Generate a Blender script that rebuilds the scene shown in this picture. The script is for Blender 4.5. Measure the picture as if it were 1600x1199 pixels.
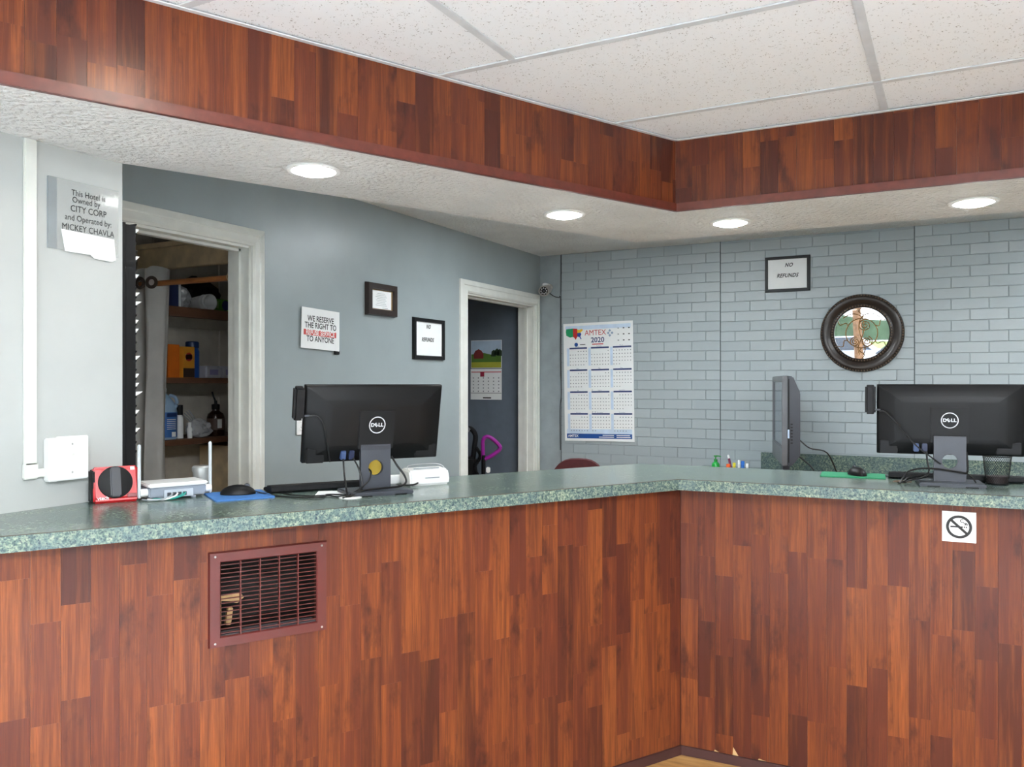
import bpy, bmesh, math, random, calendar
from mathutils import Vector, Matrix

for o in list(bpy.data.objects):
    bpy.data.objects.remove(o, do_unlink=True)
scene = bpy.context.scene
COL = scene.collection
R = math.radians
random.seed(7)

# ------------------------------------------------------------------ camera
YAW = math.atan(690 / 1290)
EYE = 1.46
cam_d = bpy.data.cameras.new('camera')
cam_d.sensor_width = 36
cam_d.lens = 36 * 1290 / 1600
cam_d.clip_start = 0.05
cam = bpy.data.objects.new('camera', cam_d)
COL.objects.link(cam)
cam.location = (0, 0, EYE)
cam.rotation_euler = (R(90), 0, YAW)
scene.camera = cam

# ------------------------------------------------------------------ world, exposure
world = bpy.data.worlds.new('sky')
scene.world = world
world.use_nodes = True
wb = world.node_tree.nodes['Background']
wb.inputs[0].default_value = (0.86, 0.93, 1.0, 1)
wb.inputs[1].default_value = 5.0
vs = scene.view_settings
vs.view_transform = 'Standard'
vs.look = 'None'
vs.gamma = 1
vs.use_curve_mapping = False
vs.exposure = 0.19
DOWNLIGHT = 56.0         # emission of the recessed lamps
LOBBY_FILL = 42.0            # emission of the added lobby fill panels
REAR_FILL = 33.0               # emission of the added fill panels above the clerk area
DOME = 52.0              # flush lamp above the left run of the soffit


def portal(name, loc, rot, sx, sy):
    l = bpy.data.lights.new(name, 'AREA')
    l.shape = 'RECTANGLE'
    l.size = sx
    l.size_y = sy
    l.cycles.is_portal = True
    o = bpy.data.objects.new(name, l)
    COL.objects.link(o)
    o.location = loc
    o.rotation_euler = rot


portal('daylight_portal', (-0.55, -2.55, 1.30), (R(90), 0, R(180)), 3.1, 2.0)
portal('daylight_portal', (1.75, -2.55, 1.2), (R(90), 0, R(180)), 0.9, 2.2)

# ------------------------------------------------------------------ materials
def lin(c):
    out = []
    for v in c[:3]:
        v /= 255.0
        out.append(v / 12.92 if v <= 0.04045 else ((v + 0.055) / 1.055) ** 2.4)
    return (*out, 1)


class N:
    """small node-graph helper"""
    def __init__(self, name):
        self.m = bpy.data.materials.new(name)
        self.m.use_nodes = True
        self.t = self.m.node_tree
        self.p = self.t.nodes['Principled BSDF']
        self.out = self.t.nodes['Material Output']

    def n(self, typ, **kw):
        nd = self.t.nodes.new(typ)
        for k, v in kw.items():
            if k.startswith('i_'):
                nd.inputs[k[2:].replace('_', ' ')].default_value = v
            else:
                setattr(nd, k, v)
        return nd

    def l(self, a, b):
        self.t.links.new(a, b)

    def coord(self, kind='Object', scale=(1, 1, 1)):
        tc = self.n('ShaderNodeTexCoord')
        mp = self.n('ShaderNodeMapping')
        mp.inputs['Scale'].default_value = scale
        self.l(tc.outputs[kind], mp.inputs['Vector'])
        return mp.outputs[0]

    def noise(self, vec, scale, detail=3, rough=0.5):
        nd = self.n('ShaderNodeTexNoise')
        nd.inputs['Scale'].default_value = scale
        nd.inputs['Detail'].default_value = detail
        nd.inputs['Roughness'].default_value = rough
        self.l(vec, nd.inputs['Vector'])
        return nd.outputs['Fac']

    def ramp(self, fac, stops, interp='LINEAR'):
        nd = self.n('ShaderNodeValToRGB')
        cr = nd.color_ramp
        cr.interpolation = interp
        while len(cr.elements) < len(stops):
            cr.elements.new(0.5)
        for e, (p, c) in zip(cr.elements, stops):
            e.position = p
            e.color = lin(c) if len(c) == 3 and max(c) > 1 else (*c[:3], 1)
        self.l(fac, nd.inputs[0])
        return nd.outputs[0]

    def mix(self, fac, a, b, mode='MIX'):
        nd = self.n('ShaderNodeMix', data_type='RGBA', blend_type=mode)
        for s, v in ((0, fac), (6, a), (7, b)):
            if hasattr(v, 'links'):
                self.l(v, nd.inputs[s])
            else:
                nd.inputs[s].default_value = v
        return nd.outputs[2]

    def bump(self, h, strength=0.3, dist=0.005):
        b = self.n('ShaderNodeBump')
        b.inputs['Strength'].default_value = strength
        b.inputs['Distance'].default_value = dist
        self.l(h, b.inputs['Height'])
        self.l(b.outputs[0], self.p.inputs['Normal'])

    def set(self, color=None, rough=0.5, metal=0.0, spec=0.5):
        if color is not None:
            if hasattr(color, 'links'):
                self.l(color, self.p.inputs['Base Color'])
            else:
                self.p.inputs['Base Color'].default_value = lin(color)
        if hasattr(rough, 'links'):
            self.l(rough, self.p.inputs['Roughness'])
        else:
            self.p.inputs['Roughness'].default_value = rough
        self.p.inputs['Metallic'].default_value = metal
        self.p.inputs['Specular IOR Level'].default_value = spec
        return self.m


MATS = {}


def pm(name, c, rough=0.5, metal=0.0, spec=0.5, var=0.05, scale=12.0, bump=0.0, bscale=None, bdist=0.002):
    """plain procedural paint / plastic: faint noise mottling plus optional relief"""
    if name in MATS:
        return MATS[name]
    g = N(name)
    v = g.coord()
    f = g.noise(v, scale, 4)
    d = tuple(max(0, k * (1 - var)) for k in c)
    e = tuple(min(255, k * (1 + var * 0.6)) for k in c)
    colr = g.ramp(f, [(0.3, tuple(x / 255 for x in d)), (0.7, tuple(x / 255 for x in e))])
    # colours above are given display-referred: convert
    nd = colr.node
    nd.color_ramp.elements[0].color = lin(d)
    nd.color_ramp.elements[1].color = lin(e)
    g.set(colr, rough, metal, spec)
    if bump:
        g.bump(g.noise(v, bscale or scale * 6, 5, 0.6), bump, bdist)
    MATS[name] = g.m
    return g.m


def emit(name, c, strength):
    g = N(name)
    g.set(c, 0.5)
    g.p.inputs['Emission Color'].default_value = lin(c)
    g.p.inputs['Emission Strength'].default_value = strength
    MATS[name] = g.m
    return g.m


def wood_mat():
    g = N('cherry_laminate')
    tc = g.n('ShaderNodeTexCoord')
    oi = g.n('ShaderNodeObjectInfo')
    mul = g.n('ShaderNodeMath', operation='MULTIPLY')
    mul.inputs[1].default_value = 37.0
    g.l(oi.outputs['Random'], mul.inputs[0])
    cmb = g.n('ShaderNodeCombineXYZ')
    for k in range(3):
        g.l(mul.outputs[0], cmb.inputs[k])
    add = g.n('ShaderNodeVectorMath', operation='ADD')
    g.l(tc.outputs['Object'], add.inputs[0])
    g.l(cmb.outputs[0], add.inputs[1])

    def mapped(s):
        mp = g.n('ShaderNodeMapping')
        mp.inputs['Scale'].default_value = s
        g.l(add.outputs[0], mp.inputs['Vector'])
        return mp.outputs[0]
    base = g.ramp(oi.outputs['Random'], [(0.0, (64, 33, 28)), (0.12, (80, 40, 31)), (0.3, (103, 51, 35)), (0.6, (117, 60, 35)),
                                         (0.85, (127, 67, 36)), (1.0, (140, 77, 41))])
    streak = g.noise(mapped((34, 34, 1.6)), 1.0, 5, 0.62)
    grain = g.noise(mapped((95, 95, 3.5)), 1.0, 5, 0.6)
    fine = g.noise(mapped((420, 420, 9)), 1.0, 3, 0.6)
    knot = g.noise(mapped((11, 11, 4.5)), 1.0, 5, 0.62)
    c0 = g.mix(g.ramp(streak, [(0.50, (0, 0, 0)), (0.68, (0.55, 0.55, 0.55))]), base, lin((150, 83, 40)))
    c1 = g.mix(g.ramp(streak, [(0.33, (0.62, 0.62, 0.62)), (0.50, (0, 0, 0))]), c0, lin((84, 42, 35)))
    c1 = g.mix(g.ramp(grain, [(0.34, (0.55, 0.55, 0.55)), (0.56, (0, 0, 0))]), c1, lin((78, 39, 30)))
    c2 = g.mix(g.ramp(knot, [(0.30, (0.85, 0.85, 0.85)), (0.45, (0, 0, 0))]), c1, lin((54, 28, 28)))
    c3 = g.mix(g.ramp(fine, [(0.40, (0.42, 0.42, 0.42)), (0.60, (0, 0, 0))]), c2, lin((80, 42, 31)))
    g.set(c3, 0.28, 0, 0.25)
    g.bump(fine, 0.12, 0.0006)
    return g.m


def granite_mat():
    g = N('green_granite_laminate')
    v = g.coord()
    big = g.noise(v, 12, 3)
    mid = g.noise(v, 95, 5, 0.68)
    small = g.noise(v, 210, 4, 0.7)
    c = g.ramp(mid, [(0.36, (62, 80, 78)), (0.46, (94, 113, 103)), (0.55, (128, 143, 124)), (0.68, (166, 173, 148))])
    c = g.mix(g.ramp(big, [(0.38, (0.55, 0.55, 0.55)), (0.62, (0, 0, 0))]), c, lin((84, 104, 108)))
    c = g.mix(g.ramp(small, [(0.38, (0.95, 0.95, 0.95)), (0.49, (0, 0, 0))]), c, lin((42, 55, 70)))
    g.set(c, 0.2, 0, 0.5)
    return g.m


def popcorn_mat(name, c):
    g = N(name)
    v = g.coord()
    vo = g.n('ShaderNodeTexVoronoi', feature='SMOOTH_F1')
    vo.inputs['Scale'].default_value = 60
    g.l(v, vo.inputs['Vector'])
    n1 = g.noise(v, 75, 4, 0.6)
    s = g.n('ShaderNodeMath', operation='SUBTRACT')
    g.l(n1, s.inputs[0])
    g.l(vo.outputs['Distance'], s.inputs[1])
    colr = g.ramp(g.noise(v, 3.5, 3), [(0.3, tuple(k * 0.95 for k in c)), (0.7, c)])
    g.set(colr, 0.85, 0, 0.2)
    g.bump(s.outputs[0], 0.95, 0.018)
    return g.m


def tile_mat():
    g = N('fissured_ceiling_tile')
    v = g.coord()
    n1 = g.noise(v, 75, 2, 0.5)
    n2 = g.noise(v, 190, 2, 0.6)
    m = g.n('ShaderNodeMath', operation='MULTIPLY')
    g.l(g.ramp(n1, [(0.52, (0, 0, 0)), (0.60, (1, 1, 1))]), m.inputs[0])
    g.l(g.ramp(n2, [(0.60, (0, 0, 0)), (0.64, (1, 1, 1))]), m.inputs[1])
    c = g.mix(m.outputs[0], lin((246, 250, 254)), lin((140, 138, 136)))
    g.set(c, 0.9, 0, 0.1)
    inv = g.n('ShaderNodeMath', operation='SUBTRACT')
    inv.inputs[0].default_value = 1.0
    g.l(m.outputs[0], inv.inputs[1])
    g.bump(inv.outputs[0], 0.4, 0.002)
    return g.m


def brick_mat():
    g = N('grey_painted_brick')
    v = g.coord()
    oi = g.n('ShaderNodeObjectInfo')
    c = g.ramp(oi.outputs['Random'], [(0.0, (160, 170, 174)), (1.0, (169, 178, 181))])
    g.set(c, 0.36, 0, 0.5)
    mp = g.n('ShaderNodeMapping')
    mp.inputs['Scale'].default_value = (18, 18, 60)
    tc = g.n('ShaderNodeTexCoord')
    ad = g.n('ShaderNodeVectorMath', operation='ADD')
    g.l(tc.outputs['Object'], ad.inputs[0])
    g.l(oi.outputs['Location'], ad.inputs[1])
    g.l(ad.outputs[0], mp.inputs['Vector'])
    g.bump(g.noise(mp.outputs[0], 1.0, 5, 0.6), 0.35, 0.003)
    return g.m


def floor_mat():
    g = N('vinyl_wood_floor')
    v = g.coord(scale=(2, 14, 1))
    c = g.ramp(g.noise(v, 3.0, 6, 0.6), [(0.3, (142, 102, 58)), (0.5, (178, 134, 80)), (0.7, (198, 156, 100))])
    g.set(c, 0.45)
    return g.m


def glass_mat():
    g = N('window_glass')
    tr = g.n('ShaderNodeBsdfTransparent')
    gl = g.n('ShaderNodeBsdfGlossy')
    gl.inputs['Roughness'].default_value = 0.02
    mx = g.n('ShaderNodeMixShader')
    mx.inputs[0].default_value = 0.06
    g.l(tr.outputs[0], mx.inputs[1])
    g.l(gl.outputs[0], mx.inputs[2])
    g.l(mx.outputs[0], g.out.inputs['Surface'])
    return g.m


def clear_plastic(name, a=0.75, c=(235, 238, 240)):
    g = N(name)
    tr = g.n('ShaderNodeBsdfTransparent')
    mx = g.n('ShaderNodeMixShader')
    mx.inputs[0].default_value = 1 - a
    g.set(c, 0.12)
    g.l(tr.outputs[0], mx.inputs[1])
    g.l(g.p.outputs[0], mx.inputs[2])
    g.l(mx.outputs[0], g.out.inputs['Surface'])
    return g.m


WOOD = wood_mat()
GRANITE = granite_mat()
POP = popcorn_mat('popcorn_ceiling_white', (250, 250, 248))
POPB = popcorn_mat('popcorn_ceiling_rear', (240, 244, 244))
TILE = tile_mat()
BRICK = brick_mat()
FLOOR = floor_mat()
GLASS = glass_mat()
TBAR = pm('white_t_bar', (212, 217, 221), 0.45)
WHITE_WALL = pm('white_wall_paint', (180, 183, 181), 0.38, var=0.02, scale=5, bump=0.05, bscale=60)
GREY_WALL = pm('blue_grey_wall_paint', (150, 160, 162), 0.33, var=0.03, scale=4, bump=0.12, bscale=110, bdist=0.002)
TRIM_W = pm('cream_trim_paint', (222, 224, 218), 0.4, var=0.03)
MAHOG = pm('mahogany_trim', (98, 44, 34), 0.35, var=0.12, scale=30)
BASEB = pm('dark_brown_base', (66, 38, 36), 0.5, var=0.1)
PLY = pm('raw_plywood', (196, 160, 112), 0.7, var=0.1, scale=20)
DARK = pm('cavity_shade', (30, 28, 27), 0.8)  # near-black, stands in for shade inside the vent
BLACK = pm('black_plastic', (12, 12, 13), 0.42, var=0.1, spec=0.22)
BLACKM = pm('black_matt_plastic', (18, 18, 20), 0.55, var=0.1, spec=0.25)
GREYP = pm('charcoal_plastic', (56, 59, 67), 0.4, var=0.05)
LOGO = pm('silver_print', (205, 207, 210), 0.35)
WHITEP = pm('white_plastic', (236, 237, 236), 0.3, var=0.01)
PAPER = pm('white_paper', (238, 240, 240), 0.6, var=0.01)
INK = pm('black_ink', (24, 24, 26), 0.6)
SILVER = pm('screw_steel', (190, 190, 188), 0.3, metal=0.9)
CABLE = pm('black_cable', (20, 20, 21), 0.45)

# ------------------------------------------------------------------ mesh helpers
class MB:
    def __init__(self):
        self.bm = bmesh.new()

    def _merge(self, b2, mat=None):
        if mat is not None:
            b2.transform(mat)
        me = bpy.data.meshes.new('tmp')
        b2.to_mesh(me)
        b2.free()
        self.bm.from_mesh(me)
        bpy.data.meshes.remove(me)

    def box(self, x0, x1, y0, y1, z0, z1, bevel=0.0, seg=2, mat=None):
        b = bmesh.new()
        bmesh.ops.create_cube(b, size=1)
        b.transform(Matrix.Translation(((x0 + x1) / 2, (y0 + y1) / 2, (z0 + z1) / 2)) @
                    Matrix.Diagonal((abs(x1 - x0), abs(y1 - y0), abs(z1 - z0), 1)))
        if bevel:
            bmesh.ops.bevel(b, geom=b.edges[:], offset=bevel, segments=seg, affect='EDGES', clamp_overlap=True)
        self._merge(b, mat)
        return self

    def prism(self, pts, z0, z1, bevel=0.0, mat=None):
        """polygon in XY extruded along Z"""
        b = bmesh.new()
        vs_ = [b.verts.new((p[0], p[1], z0)) for p in pts]
        f = b.faces.new(vs_)
        r = bmesh.ops.extrude_face_region(b, geom=[f])
        for e in r['geom']:
            if isinstance(e, bmesh.types.BMVert):
                e.co.z = z1
        bmesh.ops.recalc_face_normals(b, faces=b.faces[:])
        if bevel:
            bmesh.ops.bevel(b, geom=b.edges[:], offset=bevel, segments=2, affect='EDGES', clamp_overlap=True)
        self._merge(b, mat)
        return self

    def xz(self, pts, y0, y1, bevel=0.0, mat=None):
        """polygon in XZ, extruded from y0 to y1"""
        m = Matrix(((1, 0, 0, 0), (0, 0, 1, 0), (0, 1, 0, 0), (0, 0, 0, 1)))
        b = MB().prism(pts, y0, y1, bevel)
        b.bm.transform(m)
        bmesh.ops.recalc_face_normals(b.bm, faces=b.bm.faces[:])
        self._merge(b.bm, mat)
        return self

    def yz(self, pts, x0, x1, bevel=0.0, mat=None):
        """polygon (y,z), extruded from x0 to x1"""
        m = Matrix(((0, 0, 1, 0), (1, 0, 0, 0), (0, 1, 0, 0), (0, 0, 0, 1)))
        b = MB().prism(pts, x0, x1, bevel)
        b.bm.transform(m)
        bmesh.ops.recalc_face_normals(b.bm, faces=b.bm.faces[:])
        self._merge(b.bm, mat)
        return self

    def lathe(self, prof, n=24, axis='Z', mat=None, sx=1, sy=1):
        b = bmesh.new()
        rings = []
        for r, z in prof:
            if r < 1e-6:
                rings.append([b.verts.new((0, 0, z))])
            else:
                rings.append([b.verts.new((r * sx * math.cos(2 * math.pi * k / n), r * sy * math.sin(2 * math.pi * k / n), z)) for k in range(n)])
        for A, Bq in zip(rings, rings[1:]):
            for k in range(n):
                k2 = (k + 1) % n
                if len(A) == 1 and len(Bq) == 1:
                    continue
                if len(A) == 1:
                    b.faces.new((A[0], Bq[k2], Bq[k]))
                elif len(Bq) == 1:
                    b.faces.new((A[k], A[k2], Bq[0]))
                else:
                    b.faces.new((A[k], A[k2], Bq[k2], Bq[k]))
        bmesh.ops.recalc_face_normals(b, faces=b.faces[:])
        if axis == 'Y':      # axis towards -Y
            b.transform(Matrix.Rotation(R(90), 4, 'X'))
        if axis == 'X':
            b.transform(Matrix.Rotation(R(90), 4, 'Y'))
        self._merge(b, mat)
        return self

    def tube(self, pts, r, n=8, smooth=6, closed=False, cap=True):
        pts = [Vector(p) for p in pts]
        if smooth > 1 and len(pts) > 2:
            out = []
            m = len(pts)
            rng = range(m) if closed else range(m - 1)
            for i in rng:
                if closed:
                    p0, p1, p2, p3 = pts[i - 1], pts[i], pts[(i + 1) % m], pts[(i + 2) % m]
                else:
                    p0, p1, p2, p3 = pts[max(i - 1, 0)], pts[i], pts[i + 1], pts[min(i + 2, m - 1)]
                for k in range(smooth):
                    t = k / smooth
                    out.append(0.5 * ((2 * p1) + (-p0 + p2) * t + (2 * p0 - 5 * p1 + 4 * p2 - p3) * t * t + (-p0 + 3 * p1 - 3 * p2 + p3) * t ** 3))
            if not closed:
                out.append(pts[-1])
            pts = out
        b = bmesh.new()
        rings = []
        m = len(pts)
        up = Vector((0.13, 0.21, 1)).normalized()
        for i, p in enumerate(pts):
            if closed:
                t = pts[(i + 1) % m] - pts[i - 1]
            else:
                t = pts[min(i + 1, m - 1)] - pts[max(i - 1, 0)]
            if t.length < 1e-9:
                t = Vector((0, 0, 1))
            t.normalize()
            u = t.cross(up)
            if u.length < 0.05:
                u = t.cross(Vector((1, 0, 0)))
            u.normalize()
            w = t.cross(u)
            rr = r(i / max(1, m - 1)) if callable(r) else r
            rings.append([b.verts.new(p + rr * (math.cos(2 * math.pi * k / n) * u + math.sin(2 * math.pi * k / n) * w)) for k in range(n)])
        for i in range(m if closed else m - 1):
            A, Bq = rings[i], rings[(i + 1) % m]
            for k in range(n):
                b.faces.new((A[k], A[(k + 1) % n], Bq[(k + 1) % n], Bq[k]))
        if cap and not closed:
            b.faces.new(rings[0])
            b.faces.new(rings[-1])
        bmesh.ops.recalc_face_normals(b, faces=b.faces[:])
        self._merge(b)
        return self

    def sphere(self, c, rx, ry=None, rz=None, n=16):
        b = bmesh.new()
        bmesh.ops.create_uvsphere(b, u_segments=n, v_segments=max(6, n // 2), radius=1)
        b.transform(Matrix.Translation(c) @ Matrix.Diagonal((rx, ry or rx, rz or rx, 1)))
        self._merge(b)
        return self

    def mesh(self, name, smooth=True, angle=35):
        me = bpy.data.meshes.new(name)
        self.bm.normal_update()
        self.bm.to_mesh(me)
        self.bm.free()
        if smooth:
            me.polygons.foreach_set('use_smooth', [True] * len(me.polygons))
            me.set_sharp_from_angle(angle=R(angle))
        return me

    def build(self, name, mat, parent=None, loc=(0, 0, 0), rz=0.0, smooth=True, label=None, rot=None):
        me = self.mesh(name, smooth)
        me.materials.append(mat)
        return link(name, me, parent, loc, rz, label, rot)


def link(name, me, parent=None, loc=(0, 0, 0), rz=0.0, label=None, rot=None):
    o = bpy.data.objects.new(name, me)
    COL.objects.link(o)
    o.location = loc
    o.rotation_euler = rot if rot else (0, 0, rz)
    o.parent = parent
    if label:
        o['label'] = label
    return o


def tag(o, label, cat, group=None):
    o['label'] = label
    o['category'] = cat
    if group:
        o['group'] = group
    return o


def struct(o, label=None):
    o['kind'] = 'structure'
    if label:
        o['label'] = label
    return o


def thing(name, label, cat, loc=(0, 0, 0), rz=0.0, group=None, rot=None):
    o = bpy.data.objects.new(name, None)
    o.empty_display_size = 0.05
    COL.objects.link(o)
    o.location = loc
    o.rotation_euler = rot if rot else (0, 0, rz)
    return tag(o, label, cat, group)


def text(name, s, size, mat, parent, x, y, z, bold=0.0, shear=0.0, sx=1.0, align='CENTER', label=None, spacing=1.0, line=1.0, xa=None, res=3):
    """flat lettering in the local XZ plane facing -Y; (x, z) is the centre of the line"""
    cu = bpy.data.curves.new(name, 'FONT')
    cu.body = s
    cu.size = size
    cu.align_x = align
    cu.align_y = 'CENTER'
    cu.offset = bold
    cu.space_character = spacing
    cu.space_line = line
    cu.resolution_u = res
    t = bpy.data.objects.new(name, cu)
    COL.objects.link(t)
    dg = bpy.context.evaluated_depsgraph_get()
    me = bpy.data.meshes.new_from_object(t.evaluated_get(dg))
    bpy.data.objects.remove(t, do_unlink=True)
    for v in me.vertices:
        px, py = v.co.x, v.co.y
        v.co = (px * sx + shear * py, 0, py)
    me.materials.clear()
    me.materials.append(mat)
    return link(name, me, parent, (x, y, z), 0, label)


def disc_ring(r0, r1, y0, y1, n=32, sz=1.0):
    """flat ring around local Y"""
    return MB().lathe([(r0, -y0), (r1, -y0), (r1, -y1), (r0, -y1), (r0, -y0)], n, axis='Y')


# ================================================================== STRUCTURE
CT = 1.095              # counter top
CTB = 1.0535            # its underside
SB = 2.165              # soffit underside
CE = 2.455              # ceiling
WX = -2.35              # white wall face
GX = -2.84              # grey wall face
GX2 = -2.965
BY = 5.78               # back wall plane
FY = -2.6               # front (window) wall
RX = 2.4                # right wall

struct(MB().box(-4.6, RX + .1, FY, 6.2, -0.05, 0).build('floor', FLOOR), 'tan wood-look vinyl floor')

tag(MB().box(-1.85, 2.3, -2.4, 1.3, 0, .008, .003).build('bounce_carpet', pm('bounce_carpet_grey', (222, 227, 232), .95, var=.05, scale=60, bump=.3, bscale=400)), 'added light grey carpet bouncing neutral light up from the lobby floor', 'rug')  # unseen pale surface, added to bounce neutral light onto the ceiling

# --- white wall at the left
wl = struct(MB().box(GX2, WX, FY, 1.745, 0, CE).build('wall_left', WHITE_WALL), 'white painted wall at the left end of the counter')

# --- grey wall with two door openings
D1 = (1.88, 2.768, 2.09)
D2 = (4.664, 5.663, 2.06)
m = MB()
m.box(GX2, GX, 1.745, D1[0], 0, CE)
m.box(GX2, GX, D1[0], D1[1], D1[2], CE)
m.box(GX2, GX, D1[1], D2[0], 0, CE)
m.box(GX2, GX, D2[0], D2[1], D2[2], CE)
m.box(GX2, GX, D2[1], BY + .1, 0, CE)
struct(m.build('wall_rear_left', GREY_WALL), 'blue-grey painted wall with two doorways')


def casing(name, d, w, label):
    y0, y1, h = d
    e = bpy.data.objects.new(name, None)
    COL.objects.link(e)
    e.location = (GX, (y0 + y1) / 2, 0)
    struct(e, label)
    ox, oy = GX, (y0 + y1) / 2
    prof = [(0.0, 0.016), (0.012, 0.022), (w * .55, 0.016), (w * .62, 0.021), (w, 0.012), (w, 0.0), (0.0, 0.0)]   # (distance from opening, thickness)
    for side in (-1, 1):
        yy = (y0 if side < 0 else y1) - oy
        pts = [(p[1], yy + side * p[0]) for p in prof]
        b = MB().prism(pts, 0, h)
        # mitred head joins at the corner
        pts2 = [(p[1], p[0]) for p in prof]
        b.build('casing_side', TRIM_W, e)
    # head
    b = bmesh.new()
    va, vb = [], []
    for q, t in prof:
        va.append(b.verts.new((t, y0 - oy - q, h + q)))
        vb.append(b.verts.new((t, y1 - oy + q, h + q)))
    n = len(prof)
    for k in range(n):
        b.faces.new((va[k], va[(k + 1) % n], vb[(k + 1) % n], vb[k]))
    b.faces.new(va)
    b.faces.new(vb)
    bmesh.ops.recalc_face_normals(b, faces=b.faces[:])
    mm = MB()
    mm._merge(b)
    mm.build('casing_head', TRIM_W, e)
    # fill the two mitre corners of the side pieces up to the top
    for side in (-1, 1):
        b = bmesh.new()
        yy = (y0 if side < 0 else y1) - oy
        va = [b.verts.new((t, yy + side * q, h)) for q, t in prof]
        vb = [b.verts.new((t, yy + side * q, h + q + 1e-4)) for q, t in prof]
        for k in range(n):
            b.faces.new((va[k], va[(k + 1) % n], vb[(k + 1) % n], vb[k]))
        b.faces.new(vb)
        bmesh.ops.recalc_face_normals(b, faces=b.faces[:])
        mm = MB()
        mm._merge(b)
        mm.build('casing_mitre', TRIM_W, e)
    th = GX - GX2
    MB().box(-th - .004, 0.004, y0 - oy - .001, y0 - oy + .012, 0, h, .001).build('jamb', TRIM_W, e)
    MB().box(-th - .004, 0.004, y1 - oy - .012, y1 - oy + .001, 0, h, .001).build('jamb', TRIM_W, e)
    MB().box(-th - .004, 0.004, y0 - oy + .012, y1 - oy - .012, h - .012, h + .001, .001).build('jamb_head', TRIM_W, e)
    s = MB().box(-th * .62, -th * .38, y1 - oy - .024, y1 - oy - .012, 0, h - .012)
    s.box(-th * .62, -th * .38, y0 - oy + .012, y1 - oy - .012, h - .024, h - .012)
    s.build('door_stop', TRIM_W, e)
    return e


casing('door_1', D1, 0.078, 'doorway with white casing opening to the closet of shelves')
casing('door_2', D2, 0.085, 'doorway with white casing opening to the dark back room')

# --- brick wall
wb_ = struct(MB().box(-2.9, RX, BY - .004, BY + .12, 0, CE).build('wall_back', pm('grey_wall_joint', (152, 162, 166), 0.45)), 'blue-grey painted brick wall behind the desk')
BH, BLEN = 0.0665, 0.2032
SEAMS = [-2.656, -1.437, -0.218, 1.001, 2.22]


PANELS = [(.0689, 1.483, 1), (.0684, 1.4785, 1), (.0667, 2.315, 0), (.0667, 2.315, 0)]     # course height, a bed joint, 1 if that course starts with a half


def brick_mesh(L, H):
    b = MB().box(-L / 2 + .0016, L / 2 - .0016, -.0055, 0, .0016, H - .0016, .002, 1)
    me = b.mesh('brick')
    me.materials.append(BRICK)
    return me


cands = []
for pi in range(len(SEAMS) - 1):
    x0 = SEAMS[pi] + .001
    p, zr, odd0 = PANELS[pi]
    for row in range(-36, 18):
        z = zr + row * p
        if z < 0 or z + p > CE:
            continue
        half_first = (row % 2 == 0) == bool(odd0)
        if not half_first:
            items = [(x0 + BLEN * (k + .5), 1) for k in range(6)]
        else:
            items = [(x0 + BLEN / 4, 0)] + [(x0 + BLEN * (k + 1), 1) for k in range(5)] + [(x0 + BLEN * 5.75, 0)]
        for x, full in items:
            cands.append((x, z, full, p))
BMESH = {}
for c in cands:
    k = (c[2], c[3])
    if k not in BMESH:
        BMESH[k] = brick_mesh(BLEN if c[2] else BLEN / 2, c[3])
vis = [c for c in cands if c[1] > 0.93 and c[0] < 0.47]
vis.sort(key=lambda c: (c[1] < 1.0, -c[0]))
chosen = set(vis[:300])
for c in vis[:300]:
    link('brick', BMESH[(c[2], c[3])], wb_, (c[0], BY - .004, c[1]))
rest = MB()
for c in cands:
    if c in chosen:
        continue
    L = BLEN if c[2] else BLEN / 2
    rest.box(c[0] - L / 2 + .0016, c[0] + L / 2 - .0016, BY - .011, BY - .004, c[1] + .0016, c[1] + c[3] - .0016)
ro = rest.build('brickwork', BRICK, wb_)
ro['kind'] = 'stuff'
sm = pm('panel_seam', (66, 74, 78), 0.6)
for sx_ in SEAMS[:-1]:
    MB().box(sx_ - .002, sx_ + .002, BY - .0105, BY - .004, 0, CE).build('panel_seam', sm, wb_)

# --- front and right lobby walls, windows enlarged to let in more daylight
m = MB()
W1 = (-2.1, 1.0, 0.3, 2.3)
W2 = (1.3, 2.2, 0.1, 2.3)
m.box(-4.6, W1[0], FY - .15, FY, 0, CE)
m.box(W1[0], W1[1], FY - .15, FY, 0, W1[2])
m.box(W1[0], W1[1], FY - .15, FY, W1[3], CE)
m.box(W1[1], W2[0], FY - .15, FY, 0, CE)
m.box(W2[0], W2[1], FY - .15, FY, 0, W2[2])
m.box(W2[0], W2[1], FY - .15, FY, W2[3], CE)
m.box(W2[1], RX + .1, FY - .15, FY, 0, CE)
struct(m.build('wall_front', WHITE_WALL), 'white lobby wall with the street windows')
for i, w in enumerate((W1, W2)):
    e = struct(MB().box(w[0], w[1], FY - .1, FY - .09, w[2], w[3]).build('window_%d' % (i + 1), GLASS), 'clear street window pane')
    f = MB()
    for a_, b_, c_, d_ in ((w[0], w[0] + .05, w[2], w[3]), (w[1] - .05, w[1], w[2], w[3]), (w[0], w[1], w[2], w[2] + .05), (w[0], w[1], w[3] - .05, w[3])):
        f.box(a_, b_, FY - .13, FY - .04, c_, d_)
    f.build('window_frame', GREYP, e)
struct(MB().box(RX, RX + .1, FY, 6.0, 0, CE).build('wall_right', WHITE_WALL), 'white lobby wall on the right')

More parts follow.
